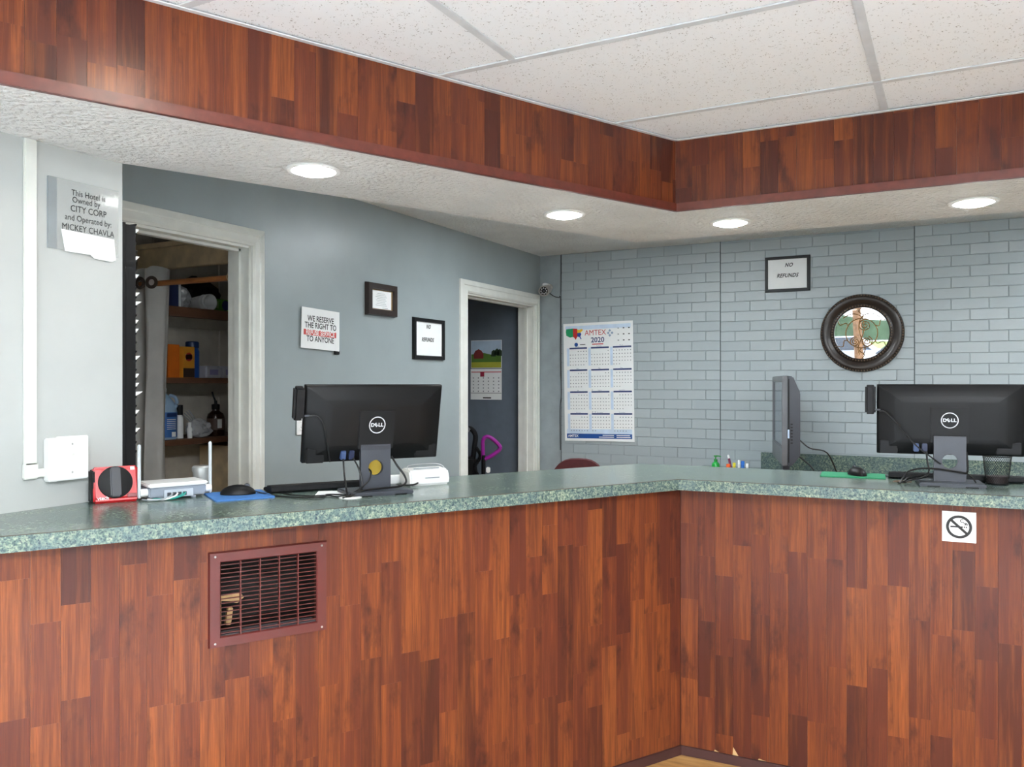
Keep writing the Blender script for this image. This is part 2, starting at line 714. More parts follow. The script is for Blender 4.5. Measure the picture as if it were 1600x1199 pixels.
# --- closet and back room shells
CLOSET = pm('closet_wall_paint', (214, 206, 192), 0.6, var=0.06)
ROOM2 = pm('back_room_paint', (104, 114, 126), 0.5, var=0.04)
struct(MB().box(-4.05, -3.95, 1.5, 3.95, 0, 2.45).build('wall_closet_back', CLOSET), 'dim white closet wall behind the shelves')
struct(MB().box(-3.95, GX2, 3.8, 3.95, 0, 2.45).build('wall_closet_right', CLOSET))
struct(MB().box(-3.95, GX2, 1.5, 1.6, 0, 2.45).build('wall_closet_left', CLOSET))
struct(MB().box(-4.05, GX2, 1.5, 3.95, CE, CE + .06).build('ceiling_closet', pm('brown_closet_ceiling', (120, 92, 62), 0.7)), 'brown closet ceiling')
struct(MB().box(-4.6, -2.9, 5.745, 5.9, 0, CE).build('wall_room_back', ROOM2), 'dark blue-grey wall seen through the far doorway')
struct(MB().box(-4.6, -4.5, 3.95, 5.9, 0, CE).build('wall_room_left', ROOM2))
struct(MB().box(-4.5, -4.05, 3.85, 3.95, 0, CE).build('wall_room_front', ROOM2))
struct(MB().box(-4.6, GX2, 3.95, 5.9, CE, CE + .06).build('ceiling_room', ROOM2))

# --- soffit: dropped textured band with laminate fascia
F0, F1, F2 = Vector((WX, .33)), Vector((-1.007, 3.303)), Vector((RX, 3.33))
Bk0, Bk1, Bk2 = Vector((WX, 1.735)), Vector((-1.40, 3.93)), Vector((RX, 4.02))
sof = struct(MB().prism([F0, F1, F2, Bk2, Bk1, Bk0], SB, CE).build('soffit', POP), 'dropped soffit with white textured underside')
ceb = struct(MB().prism([(GX2, 1.6), (GX2, BY + .1), (RX, BY + .1), (RX, 3.6), (-1.1, 3.6), (-2.1, 1.6)], CE - .004, CE + .05).build('ceiling_rear', POPB), 'textured ceiling above the desk area')


def planks(parent, P, d, s0, s1, z0, z1, seed, width=0.0675, thick=0.006, hole=None, lmin=.24, lmax=.62, limit=None, start=0.0):
    """vertical laminate strips on a vertical face through P with direction d (2D);
    the face looks along (d.y, -d.x)"""
    rnd = random.Random(seed)
    ang = math.atan2(d[1], d[0])
    cnt = 0
    s = s0
    g = 0.0002
    while s < s1 - .002:
        e = min(s + width, s1)
        z = z1 + rnd.uniform(0, lmax * .8)
        while z > z0 + .001:
            zl = z - rnd.choice((rnd.uniform(lmin, lmax), rnd.uniform(lmin, lmin + .15)))
            if zl < z0 + .05:
                zl = z0
            a_, b_ = max(zl, z0), min(z, z1)
            z = zl
            if b_ - a_ < .002:
                continue
            rects = [(s, e, a_, b_)]
            if hole:
                h0, h1, hz0, hz1 = hole
                new = []
                for r_ in rects:
                    if r_[1] <= h0 or r_[0] >= h1 or r_[3] <= hz0 or r_[2] >= hz1:
                        new.append(r_)
                        continue
                    if r_[3] > hz1:
                        new.append((r_[0], r_[1], hz1, r_[3]))
                    if r_[2] < hz0:
                        new.append((r_[0], r_[1], r_[2], hz0))
                    zz0, zz1 = max(r_[2], hz0), min(r_[3], hz1)
                    if r_[0] < h0:
                        new.append((r_[0], h0, zz0, zz1))
                    if r_[1] > h1:
                        new.append((h1, r_[1], zz0, zz1))
                rects = new
            for q in rects:
                if q[1] - q[0] < .001 or q[3] - q[2] < .001:
                    continue
                cx, cz = (q[0] + q[1]) / 2, (q[2] + q[3]) / 2
                hx, hz = (q[1] - q[0]) / 2 - g, (q[3] - q[2]) / 2 - .00003
                dp = rnd.uniform(0, .0001)
                b = MB().box(-hx, hx, -thick - dp, 0, -hz, hz)
                me = b.mesh('plank', smooth=False)
                me.materials.append(WOOD)
                link('plank', me, parent, (P[0] + d[0] * cx, P[1] + d[1] * cx, cz), ang)
                cnt += 1
        s = e
    return cnt


TH = 0.006
dSL = (F1 - F0).normalized()
dSR = (F2 - F1).normalized()
nSL = Vector((dSL.y, -dSL.x))
nSR = Vector((dSR.y, -dSR.x))
LSL = (F1 - F0).length
planks(sof, F1, dSL, -LSL, -.004, SB + .031, CE - .004, 11, lmin=.16, lmax=.5)
planks(sof, F1, dSR, .004, 1.75, SB + .031, CE - .004, 12, lmin=.16, lmax=.5)
# rest of the right fascia out of view
a0 = F1 + dSR * 1.75 + nSR * TH
MB().prism([F1 + dSR * 1.75, a0, F2 + nSR * TH, F2], SB + .031, CE - .004).build('fascia', WOOD, sof)


def strip_along(pa, pb, n, t, z0, z1, name, mat, parent, bevel=.0015):
    pa, pb = Vector(pa), Vector(pb)
    return MB().prism([pa, pb, pb + n * t, pa + n * t], z0, z1, bevel).build(name, mat, parent)


# mitred bottom trim
def offs_corner(P, d1, n1, d2, n2, t):
    # intersection of the two offset lines
    A = P + n1 * t
    C = P + n2 * t
    den = d1.x * d2.y - d1.y * d2.x
    k = ((C.x - A.x) * d2.y - (C.y - A.y) * d2.x) / den
    return A + d1 * k


tt = .016
ci = offs_corner(F1, dSL, nSL, dSR, nSR, tt)
MB().prism([F0, F1, ci, F0 + nSL * tt], SB - .002, SB + .031, .0015).build('trim_strip', MAHOG, sof)
MB().prism([F1, F2, F2 + nSR * tt, ci], SB - .002, SB + .031, .0015).build('trim_strip', MAHOG, sof)

# --- lobby suspended ceiling: tiles and T-bars are pieces of it
cel = struct(MB().box(-2.9, RX, FY, 3.6, CE + .03, CE + .05).build('ceiling', TBAR), 'white suspended ceiling with fissured tiles')
XL = [-2.75, -2.168, -1.195, -0.222, 0.751, 1.724, RX]
YL = [FY, -1.428, -0.693, 0.042, 0.777, 1.512, 2.247, 2.977, 3.33]
bw = .026
LAMPS = {(3, 2), (2, 3), (4, 3)}
for j in range(len(YL) - 1):
    xs = list(XL)
    if j == 6:
        xs = [x for x in XL if abs(x + 1.195) > .01 and abs(x + 2.168) > .01]
    for i in range(len(xs) - 1):
        MB().box(xs[i] + .004, xs[i + 1] - .004, YL[j] + .004, YL[j + 1] - .004, CE + .004, CE + .016).build('ceiling_tile', TILE, cel)
        if i > 0:
            MB().box(xs[i] - bw / 2, xs[i] + bw / 2, YL[j] + bw / 2, YL[j + 1] - bw / 2, CE - .001, CE + .003, .0008).build('cross_bar', TBAR, cel)
    if j > 0:
        MB().box(XL[0], XL[-1], YL[j] - bw / 2, YL[j] + bw / 2, CE - .0015, CE + .003, .0008).build('main_bar', TBAR, cel)
# wall angle along the soffit
for pa, pb, n in ((F0, F1, nSL), (F1, F2, nSR)):
    strip_along(pa, pb, n, .022, CE - .004, CE, 'wall_angle', TBAR, cel, .0005)

# ------------------------------------------------------------------ lamps
EM_D = emit('downlight_lens', (255, 255, 252), DOWNLIGHT)
for k, (x, y, lb) in enumerate(((-1.858, 2.089, 'round recessed downlight over the left monitor, nearest to the white wall'),
                               (-1.424, 3.123, 'round recessed downlight in the soffit just left of its corner'),
                               (-0.859, 3.625, 'round recessed downlight in the soffit just right of its corner'),
                               (0.068, 3.661, 'round recessed downlight over the right monitor'))):
    t = thing('recessed_downlight', lb, 'ceiling lamp', (x, y, SB), 0, 'recessed downlights in the soffit')
    MB().lathe([(.070, 0), (.088, 0), (.090, -.003), (.086, -.007), (.072, -.008), (.070, -.004), (.070, 0)], 40).build('trim_ring', WHITEP, t)
    MB().lathe([(0, -.022), (.025, -.0205), (.048, -.0155), (.063, -.009), (.071, -.003), (.071, -.001), (0, -.001)], 40).build('lens', EM_D, t)
EM_T = emit('lobby_fill_diffuser', (246, 251, 255), LOBBY_FILL)  # unseen lobby panels, added to brighten the room
for (x, y, lb) in ((0.26, -1.06, 'added ceiling fill panel behind the camera by the window'), (1.24, 0.41, 'added ceiling fill panel nearest the right-hand counter'),
                   (1.24, -1.06, 'added ceiling fill panel by the right window'), (1.24, -0.32, 'added ceiling fill panel between the two right-hand panels')):
    t = thing('ceiling_fill_panel', lb, 'ceiling lamp', (x, y, CE))
    MB().box(-.46, .46, -.34, .34, -.006, -.003).build('diffuser', EM_T, t)
    f = MB()
    for q in ((-.475, -.46, -.355, .355), (.46, .475, -.355, .355), (-.46, .46, -.355, -.34), (-.46, .46, .34, .355)):
        f.box(*q, -.012, -.002)
    f.build('frame', WHITEP, t)
EM_R = emit('rear_fill_diffuser', (242, 250, 255), REAR_FILL)  # unseen panels, added to brighten the clerk-side walls
for (x, y, lb) in ((-1.6, 4.3, 'added ceiling fill panel above the clerk area, hidden behind the soffit'), (0.95, 4.35, 'added ceiling fill panel above the clerk area near the right wall')):
    t = thing('ceiling_fill_panel', lb, 'ceiling lamp', (x, y, CE - .004))
    MB().box(-.46, .46, -.15, .15, -.010, -.003).build('diffuser', EM_R, t)
    f = MB()
    for q in ((-.475, -.46, -.165, .165), (.46, .475, -.165, .165), (-.46, .46, -.165, -.15), (-.46, .46, .15, .165)):
        f.box(*q, -.014, 0)
    f.build('frame', WHITEP, t)
EM_O = emit('dome_lamp_glass', (255, 246, 230), DOME)
t = thing('flush_ceiling_lamp', 'small round flush ceiling lamp in front of the left soffit', 'ceiling lamp', (-1.15, 1.2, CE))
MB().lathe([(0, -.07), (.05, -.066), (.085, -.045), (.095, -.02), (.095, -.012)], 32).build('glass_dome', EM_O, t)
MB().lathe([(.095, -.02), (.11, -.02), (.115, -.006), (.115, -.002), (.0, -.002)], 32).build('base_ring', WHITEP, t)

# ================================================================== COUNTER
PC = Vector((-.952, 3.189))
dL = Vector((.4893, .8722)).normalized()
nL = Vector((dL.y, -dL.x))
dR_ = Vector((1, .032)).normalized()
nR = Vector((dR_.y, -dR_.x))
LEN_L = (PC.x - WX) / dL.x - .03
LEN_R = (RX - PC.x) / dR_.x - .01
ctr = thing('reception_counter', 'L-shaped reception counter base clad in reddish cherry wood strips', 'counter', (PC.x, PC.y, 0))
off = Vector((PC.x, PC.y))
VH = (-1.765, -1.482, .750, .964)    # vent opening along the left run (s0, s1, z0, z1)


def lp(s, dep=0.0, d=dL, n=nL):
    """2D point at distance s along a run, dep behind its face, relative to the counter corner"""
    return d * s - n * dep


def lbox(s0, s1, d0, d1, z0, z1, d=dL, n=nL):
    return MB().prism([lp(s0, d0, d, n), lp(s1, d0, d, n), lp(s1, d1, d, n), lp(s0, d1, d, n)], z0, z1)


bk = pm('laminate_backing', (84, 42, 28), 0.6)
body = MB()
for q in ((-LEN_L, VH[0], 0, CTB), (VH[1], 0, 0, CTB), (VH[0], VH[1], 0, VH[2]), (VH[0], VH[1], VH[3], CTB)):
    body.prism([lp(q[0], .0), lp(q[1], .0), lp(q[1], .018), lp(q[0], .018)], q[2], q[3])
body.build('panel_backing', bk, ctr)
lbox(0, LEN_R, 0, .018, 0, CTB, dR_, nR).build('panel_backing', bk, ctr)
planks(ctr, (0, 0), dL, -LEN_L, -.007, .004, CTB, 21, hole=VH)
planks(ctr, (0, 0), dR_, .004, 1.78, .004, CTB, 23)
lbox(1.78, LEN_R, -TH, 0, 0, CTB, dR_, nR).build('end_cladding', WOOD, ctr)
# clerk-side back panel and shelf so the hollow reads dark
lbox(-LEN_L + .9, -.12, .44, .455, 0, CTB).build('inner_panel', PLY, ctr)
lbox(.3, LEN_R, .44, .455, 0, CTB, dR_, nR).build('inner_panel', PLY, ctr)
# base strips with a mitre
bt = .016
cb = offs_corner(Vector((0, 0)), dL, nL, dR_, nR, bt)
MB().prism([lp(-LEN_L, -TH), lp(0, -TH), cb, lp(-LEN_L, -bt)], 0, .036, .001).build('base_strip', BASEB, ctr)
MB().prism([lp(0, -TH, dR_, nR), lp(LEN_R, -TH, dR_, nR), lp(LEN_R, -bt, dR_, nR), cb], 0, .036, .001).build('base_strip', BASEB, ctr)
# torn laminate chips showing raw board
for s, w, h in ((.205, .022, .03), (.135, .018, .007), (.30, .03, .006)):
    a_, b_ = lp(s, -TH - .0008, dR_, nR), lp(s + w, -TH - .0008, dR_, nR)
    bm_ = bmesh.new()
    vs3 = [bm_.verts.new((a_.x, a_.y, .036)), bm_.verts.new((b_.x, b_.y, .036)), bm_.verts.new((a_.x + (b_.x - a_.x) * .1, a_.y, .036 + h))]
    bk3 = [bm_.verts.new((v.co.x - nR.x * .0007, v.co.y - nR.y * .0007, v.co.z)) for v in vs3]
    bm_.faces.new(vs3)
    bm_.faces.new(bk3[::-1])
    for k in range(3):
        bm_.faces.new((vs3[k], vs3[(k + 1) % 3], bk3[(k + 1) % 3], bk3[k]))
    mm = MB()
    mm._merge(bm_)
    mm.build('chipped_edge', PLY, ctr, smooth=False, label='pale chipped spot in the laminate')

# countertop slab, L-shaped
S0 = Vector((WX + .001, .557))
S1 = Vector((-.926, 3.077))
S2 = Vector((RX, 3.077 + .045 * (RX + .926)))
dS = (S1 - S0).normalized()
K0 = Vector((-2.3, 1.752))
K1 = Vector((-1.262, 3.592))
K2 = Vector((RX, 3.74))
outline = [S0, S1, S2, K2, K1, K0, Vector((WX + .001, 1.752))]
ctop = thing('countertop', 'green granite-patterned laminate countertop running round the counter', 'countertop', (S1.x, S1.y, CTB))
MB().prism([p - S1 for p in outline], .001, CT - CTB).build('slab', GRANITE, ctop, smooth=False)
nS1 = Vector((dS.y, -dS.x))
dS2 = (S2 - S1).normalized()
nS2 = Vector((dS2.y, -dS2.x))
ce_ = offs_corner(Vector((0, 0)), dS, nS1, dS2, nS2, .002)
MB().prism([S0 - S1, Vector((0, 0)), ce_, S0 - S1 + nS1 * .002], 0, CT - CTB - .0008).build('edge_band', GRANITE, ctop, smooth=False)
MB().prism([Vector((0, 0)), S2 - S1, S2 - S1 + nS2 * .002, ce_], 0, CT - CTB - .0008).build('edge_band', GRANITE, ctop, smooth=False)
# mitre seam strip across the corner and dark laminate edge line
MB().tube([ce_.to_3d() + Vector((0, 0, CT - CTB - .0006)), (S0 - S1 + nS1 * .002).to_3d() + Vector((0, 0, CT - CTB - .0006))], .0011, 6, 1).build('edge_line', pm('brown_edge_line', (70, 60, 50), .5), ctop)
MB().tube([ce_.to_3d() + Vector((0, 0, CT - CTB - .0006)), (S2 - S1 + nS2 * .002).to_3d() + Vector((0, 0, CT - CTB - .0006))], .0011, 6, 1).build('edge_line', pm('brown_edge_line', (70, 60, 50), .5), ctop)

ANG_L = math.atan2(dL.y, dL.x)
ANG_R = math.atan2(dR_.y, dR_.x)

# --- vent grille on the left run
vp = PC + dL * (-1.6235) + nL * TH
VENT = pm('maroon_grille_paint', (90, 35, 31), 0.35, var=0.08)
v = thing('vent_grille', 'maroon metal vent grille screwed to the left counter front', 'vent', (vp.x, vp.y, .857), ANG_L)
fr = MB()
W_, H_, w_, h_ = .170, .1335, .1375, .1035


def frame_bevel(mb, W, H, w, h, yo, yi, yb):
    """picture-frame shape: outer edge at depth yb, raised face yo, inner lip yi"""
    b = bmesh.new()
    loops = []
    for (a_, c_, y) in ((W, H, yb), (W - .003, H - .003, yo), (w + .003, h + .003, yo), (w, h, yi), (w, h, yb)):
        loops.append([b.verts.new(p) for p in ((-a_, y, -c_), (a_, y, -c_), (a_, y, c_), (-a_, y, c_))])
    for A, Bq in zip(loops, loops[1:]):
        for k in range(4):
            b.faces.new((A[k], A[(k + 1) % 4], Bq[(k + 1) % 4], Bq[k]))
    A, Bq = loops[-1], loops[0]
    for k in range(4):
        b.faces.new((A[k], A[(k + 1) % 4], Bq[(k + 1) % 4], Bq[k]))
    bmesh.ops.recalc_face_normals(b, faces=b.faces[:])
    mb._merge(b)
    return mb


frame_bevel(fr, W_, H_, w_, h_, -.012, -.008, 0.0).build('frame', VENT, v)
louver = MB().yz([(-.0065, -.0009), (-.0065, .0007), (-.001, .0009), (-.001, -.0005)], -w_, w_).mesh('louver', False)
louver.materials.append(VENT)
nl = 17
for k in range(nl):
    link('louver', louver, v, (0, 0, -h_ + (k + .7) * 2 * h_ / (nl + .4)))
for k in range(4):
    x = -w_ + (k + 1) * 2 * w_ / 5
    MB().box(x - .0016, x + .0016, -.0085, .003, -h_, h_).build('vertical_bar', VENT, v)
for sx_ in (-1, 1):
    for sz in (-1, 1):
        s_ = MB().lathe([(0, .0135), (.0022, .0132), (.0036, .0118), (.0036, .010)], 12, axis='Y')
        s_.build('screw', SILVER, v, (sx_ * (W_ - .017), 0, sz * (H_ - .0125)))
# cavity behind it: metal ledge, scraps of wood and card
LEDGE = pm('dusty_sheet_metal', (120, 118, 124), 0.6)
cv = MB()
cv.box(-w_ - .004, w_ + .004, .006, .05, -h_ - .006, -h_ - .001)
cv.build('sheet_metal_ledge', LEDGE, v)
ln = MB()  # added near-black box that keeps the cavity looking shaded
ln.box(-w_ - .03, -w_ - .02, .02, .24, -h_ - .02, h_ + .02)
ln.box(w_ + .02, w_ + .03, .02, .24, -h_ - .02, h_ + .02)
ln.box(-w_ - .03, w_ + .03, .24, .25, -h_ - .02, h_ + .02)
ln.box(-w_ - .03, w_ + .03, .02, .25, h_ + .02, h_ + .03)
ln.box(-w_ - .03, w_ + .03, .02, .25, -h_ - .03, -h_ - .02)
ln.build('shade_liner', DARK, v)
t = thing('wood_scrap', 'pale broken wood scrap lying inside the vent opening', 'wood scrap', tuple(PC + dL * -1.70 - nL * .09) + (.857 - h_,), ANG_L)
MB().box(-.025, -.01, -.01, .01, 0, .05, .002, mat=Matrix.Rotation(R(8), 4, 'Y')).build('upright', PLY, t)
MB().xz([(-.05, .085), (.02, .09), (.03, .075), (.01, .06), (-.01, .068), (-.05, .076)], 0, .008, .001).build('splinter', PLY, t)
MB().box(-.045, -.035, 0, .01, 0, .09, .001).build('post', PLY, t)
t = tag(MB().box(-.045, .045, -.03, .03, 0, .016, .002).build('wooden_batten', PLY, None, tuple(PC + dL * -1.54 - nL * .12) + (.857 + h_ - .022,), ANG_L),
        'short tan wooden batten at the top right inside the vent', 'wood scrap')

# --- no-smoking sticker on the right run
np_ = PC + dR_ * .9685 + nR * (TH + .0006)
t = thing('no_smoking_sign', 'square white no-smoking sticker on the right counter front', 'sign', (np_.x, np_.y, .969), ANG_R)
MB().box(-.0515, .0515, -.0008, 0, -.052, .052).build('sticker', PAPER, t)
disc_ring(.0305, .0395, -.0009, -.0014, 48).build('ban_ring', INK, t)
sl = MB().box(-.034, .034, -.0014, -.0009, -.0043, .0043, mat=Matrix.Rotation(R(43), 4, 'Y'))
sl.build('ban_slash', INK, t)
cg = MB().box(-.026, .012, -.0013, -.0009, -.0025, .0025)
cg.box(.0145, .0185, -.0013, -.0009, -.0025, .0025)
cg.box(.0205, .0245, -.0013, -.0009, -.0025, .0025)
cg.build('cigarette', INK, t)
MB().tube([(.017, -.0012, .006), (.022, -.0012, .011), (.016, -.0012, .0115), (.014, -.0012, .016), (.008, -.0012, .016), (.004, -.0012, .021), (.008, -.0012, .026), (.013, -.0012, .024)], .0013, 5, 4).build('smoke', INK, t)
MB().tube([(.0235, -.0012, .005), (.0245, -.0012, .011), (.021, -.0012, .0135), (.018, -.0012, .014)], .0013, 5, 4).build('smoke', INK, t)


# ================================================================== WALL-MOUNTED THINGS
def sign_frame(name, label, cat, loc, rz, w, h, fw, fd, fmat, inner=PAPER, rot=None, gold=None):
    t = thing(name, label, cat, loc, rz, rot=rot)
    mb = MB()
    frame_bevel(mb, w / 2, h / 2, w / 2 - fw, h / 2 - fw, -fd, -fd * .55, 0)
    mb.build('frame', fmat, t)
    MB().box(-w / 2 + fw - .001, w / 2 - fw + .001, -fd * .4, -.001, -h / 2 + fw - .001, h / 2 - fw + .001).build('sheet', inner, t)
    if gold:
        g_ = MB()
        frame_bevel(g_, w / 2 - fw + .001, h / 2 - fw + .001, w / 2 - fw - .004, h / 2 - fw - .004, -fd * .62, -fd * .5, -fd * .4)
        g_.build('inner_lip', gold, t)
    return t


FRAME_B = pm('black_frame_lacquer', (14, 14, 16), 0.4, spec=0.3)
FRAME_BR = pm('dark_brown_frame', (44, 32, 28), 0.3, var=.12)
GOLD = pm('dull_gold', (150, 122, 84), 0.4, metal=.6)
# grey wall: local x -> +Y, facing +X
RZW = R(90)
t = sign_frame('framed_sign', 'upright black-framed no-refunds notice on the grey wall beside the far doorway', 'sign', (GX, 4.217, 1.731), RZW, .338, .248 + .005, .026, .018, FRAME_B)
text('lettering', 'NO', .034, INK, t, -.005, -.0085, .075, bold=.0009, shear=.25, spacing=1.08, sx=.85)
text('lettering', 'REFUNDS', .034, INK, t, -.012, -.0085, -.005, bold=.0009, shear=.25, spacing=1.08, sx=.85)
t = sign_frame('framed_certificate', 'small dark brown deep frame holding a typed document on grey wall', 'picture frame', (GX, 3.735, 1.928), RZW, .266, .181, .036, .028, FRAME_BR, gold=GOLD)
INK_F = pm('faded_ink', (150, 156, 160), .6)
for k in range(8):
    z = .035 - k * .0095
    wv = .035 + .02 * ((k * 37) % 5) / 5
    MB().box(-wv, wv, -.0119, -.0113, z - .0009, z + .0009).build('text_line', INK_F, t)
MB().box(.01, .06, -.0119, -.0113, -.045, -.043).build('text_line', INK_F, t)

# reserve-the-right sign (slightly curled plastic board)
t = thing('refuse_service_sign', 'white paper sign with a red band reserving the right to refuse service', 'sign', (GX, 3.233, 1.735), RZW)
MB().xz([(-.145, -.098), (.143, -.108), (.144, .096), (-.138, .105)], -.012, -.010).build('board', PAPER, t, smooth=False)
MB().box(-.12, .12, -.010, -.001, -.06, .07).build('mounting_pad', BLACKM, t)
RED = pm('red_print', (205, 72, 66), .6)
MB().xz([(-.126, -.032), (.117, -.040), (.118, -.012), (-.125, -.004)], -.0127, -.012).build('red_band', RED, t, smooth=False)
for s, z, x in (('WE RESERVE', .047, 0), ('THE RIGHT TO', .013, 0), ('TO ANYONE', -.054, -.003)):
    o = text('lettering', s, .040, INK, t, x, -.0128, z, bold=.0006, sx=.88)
    o.rotation_euler = (0, R(1.6), 0)
o = text('lettering', 'REFUSE SERVICE', .0345, PAPER, t, -.003, -.0132, -.022, bold=.0006, sx=.88)
o.rotation_euler = (0, R(1.6), 0)
MB().box(.11, .152, -.009, -.001, -.125, -.10, .003).build('adhesive_hook', BLACKM, t, label='black hook showing below the corner')

# wall outlet behind the left monitor
t = thing('wall_outlet', 'white wall outlet plate half hidden behind the left monitor', 'outlet', (GX, 3.10, 1.263), RZW)
MB().box(-.036, .036, -.006, 0, -.058, .058, .003).build('plate', WHITEP, t)
for z in (-.02, .02):
    MB().lathe([(0, .0085), (.0145, .0085), (.016, .006)], 20, axis='Y').build('socket', WHITEP, t, (0, 0, z))
    sl = MB().box(-.007, -.005, -.009, -.008, z - .004, z + .005)
    sl.box(.005, .007, -.009, -.008, z - .004, z + .005)
    sl.build('slot', INK, t)

# owner plaque on the white wall (text kept as it stands)
ACR = clear_plastic('clear_acrylic', .72, (214, 218, 218))
t = thing('owner_plaque', 'clear acrylic hotel ownership plaque on the white wall above the switch', 'sign', (WX, 1.612, 1.968), RZW)
MB().box(-.117, .115, -.006, -.003, -.108, .104, .001).build('acrylic_plate', ACR, t)
MB().box(-.117, -.088, -.003, 0, -.108, .104, .0005).build('grey_strip', pm('strip_blue_grey', (140, 152, 160), .4), t)  # blue-grey strip down the left side of the plate
for s, z, x, sz_ in (('This Hotel is', .068, .012, .0255), ('Owned by', .047, .004, .0255), ('CITY CORP', .020, .012, .0275), ('and Operated by:', -.008, .012, .0255), ('MICKEY CHAVLA', -.038, .012, .0265)):
    text('lettering', s, sz_, INK, t, x, -.0065, z, bold=0.0, sx=.86)
MB().xz([(-.078, -.047), (.098, -.052), (.104, -.118), (.024, -.117), (.018, -.112), (-.066, -.112)], -.008, -.0072).build('taped_paper', PAPER, t, smooth=False, label='blank white paper covering the lower lines')
# torn scrap of the paper hanging lower
MB().xz([(.018, -.113), (.104, -.117), (.09, -.124), (.03, -.122)], -.0076, -.0072).build('paper_flap', PAPER, t, smooth=False)

# surface wire raceway and light switch
t = thing('wire_raceway', 'white surface wire raceway running down the white wall to the switch', 'conduit', (WX, 1.44, 1.2), RZW)
MB().box(-.018, .018, -.014, 0, .01, SB - 1.2 - .001, .003).build('vertical_channel', TRIM_W, t)
MB().box(-.020, .020, -.017, 0, -.015, .03, .003).build('elbow', TRIM_W, t)
MB().box(.0, .045, -.015, 0, -.012, .012, .003).build('horizontal_channel', TRIM_W, t)
t = thing('light_switch', 'white toggle light switch in a surface box on the white wall', 'light switch', (WX, 1.545, 1.238), RZW)
MB().box(-.062, .052, -.030, 0, -.066, .062, .004).build('surface_box', WHITEP, t)
MB().box(-.045, .058, -.037, -.030, -.064, .066, .003).build('cover_plate', WHITEP, t)
MB().box(-.006, .016, -.0385, -.036, -.014, .014, .001).build('toggle_bezel', pm('cream_plastic', (220, 220, 212), .35), t)
MB().box(0.0, .010, -.052, -.037, -.003, .006, .002, mat=Matrix.Rotation(R(-20), 4, 'X')).build('toggle', WHITEP, t)
for z in (-.042, .042):
    MB().lathe([(0, .0385), (.003, .038), (.0035, .0365)], 10, axis='Y').build('screw', SILVER, t, (.005, 0, z))

# black card rack on the end of the white wall, cards poking out
t = thing('card_rack', 'tall black slotted card rack with white cards at the edge of the white wall', 'rack', (WX - .012, 1.747, 1.19))
NP = 26
pitch = .77 / NP
body = MB().box(-.115, 0.008, .002, .014, 0, .79, .001)
body.build('back_plate', BLACKM, t)
MB().box(.001, .008, .014, .050, 0, .785, .0005).build('side_plate', BLACKM, t)
MB().box(-.115, -.108, .014, .050, 0, .785, .0005).build('side_plate', BLACKM, t)
pk = MB().yz([(.012, 0), (.016, 0), (.057, .052), (.053, .054)], -.112, .006).mesh('pocket', False)
pk.materials.append(BLACKM)
for k in range(NP):
    link('pocket', pk, t, (0, 0, k * pitch - .002))
rndc = random.Random(3)
for k in (24, 21, 19, 17, 16, 14, 13, 10, 8, 7, 6, 4, 2):
    e_ = rndc.uniform(.006, .013) * (1.7 if k in (16, 6) else 1)
    cd = MB().yz([(.050, .046), (.0505, .064), (.058 + e_, .064 + e_ * .1), (.054, .052)], -.10, .005).build('card', PAPER, t, (0, 0, k * pitch), smooth=False)

# ------------------------------------------------------------------ back wall things
FB = BY - .0135
t = sign_frame('framed_sign', 'wide black-framed no-refunds notice on the brick wall left of the mirror', 'sign', (-.985, FB, 2.197), 0, .293, .24, .021, .018, FRAME_B)
text('lettering', 'NO', .036, INK, t, .012, -.0085, .058, bold=.0009, shear=.25, spacing=1.08, sx=.85)
text('lettering', 'REFUNDS', .036, INK, t, .003, -.0085, -.012, bold=.0009, shear=.25, spacing=1.08, sx=.85)

# round mirror with moulded frame, beads and metal scrollwork
t = thing('round_mirror', 'round mirror in a dark bronze beaded frame with wire scrollwork', 'mirror', (-.523, FB - .004, 1.785), rot=(R(1.9), 0, 0))
MFR = pm('dark_bronze_frame', (46, 38, 34), 0.3, var=.2, scale=40)
MB().lathe([(.165, .004), (.165, .016), (.172, .022), (.182, .020), (.190, .014), (.205, .022), (.222, .030), (.236, .028), (.247, .018), (.252, .006), (.252, .0), (.165, .0)], 64, axis='Y').build('frame', MFR, t)
bead = MB().sphere((0, 0, 0), .0052, n=8).mesh('bead')
bead.materials.append(pm('bronze_bead', (120, 100, 84), .35, metal=.7))
for n_, r_, y_ in ((64, .177, -.022), (88, .243, -.024)):
    bb = MB()
    for k in range(n_):
        a_ = 2 * math.pi * k / n_
        bb.sphere((r_ * math.cos(a_), y_, r_ * math.sin(a_)), .0052, n=6)
    o = bb.build('bead_row', pm('bronze_bead', (120, 100, 84), .35, metal=.7), t)
    o['kind'] = 'stuff'
g = N('mirror_silver')
g.set((245, 247, 248), .01, 1.0)
MB().lathe([(0, .006), (.168, .006), (.168, .002), (0, .002)], 48, axis='Y').build('mirror_glass', g.m, t)
BRZ = pm('antique_brass_wire', (150, 112, 66), .35, metal=.5)
yw = -.016


def scroll(cx, cz, r, turns, a0, flip=1):
    pts = []
    n_ = int(turns * 10)
    for k in range(n_ + 1):
        f_ = k / n_
        rr = r * (1 - .85 * f_)
        a_ = a0 + flip * f_ * turns * 2 * math.pi
        pts.append((cx + rr * math.cos(a_), yw, cz + rr * math.sin(a_)))
    return pts


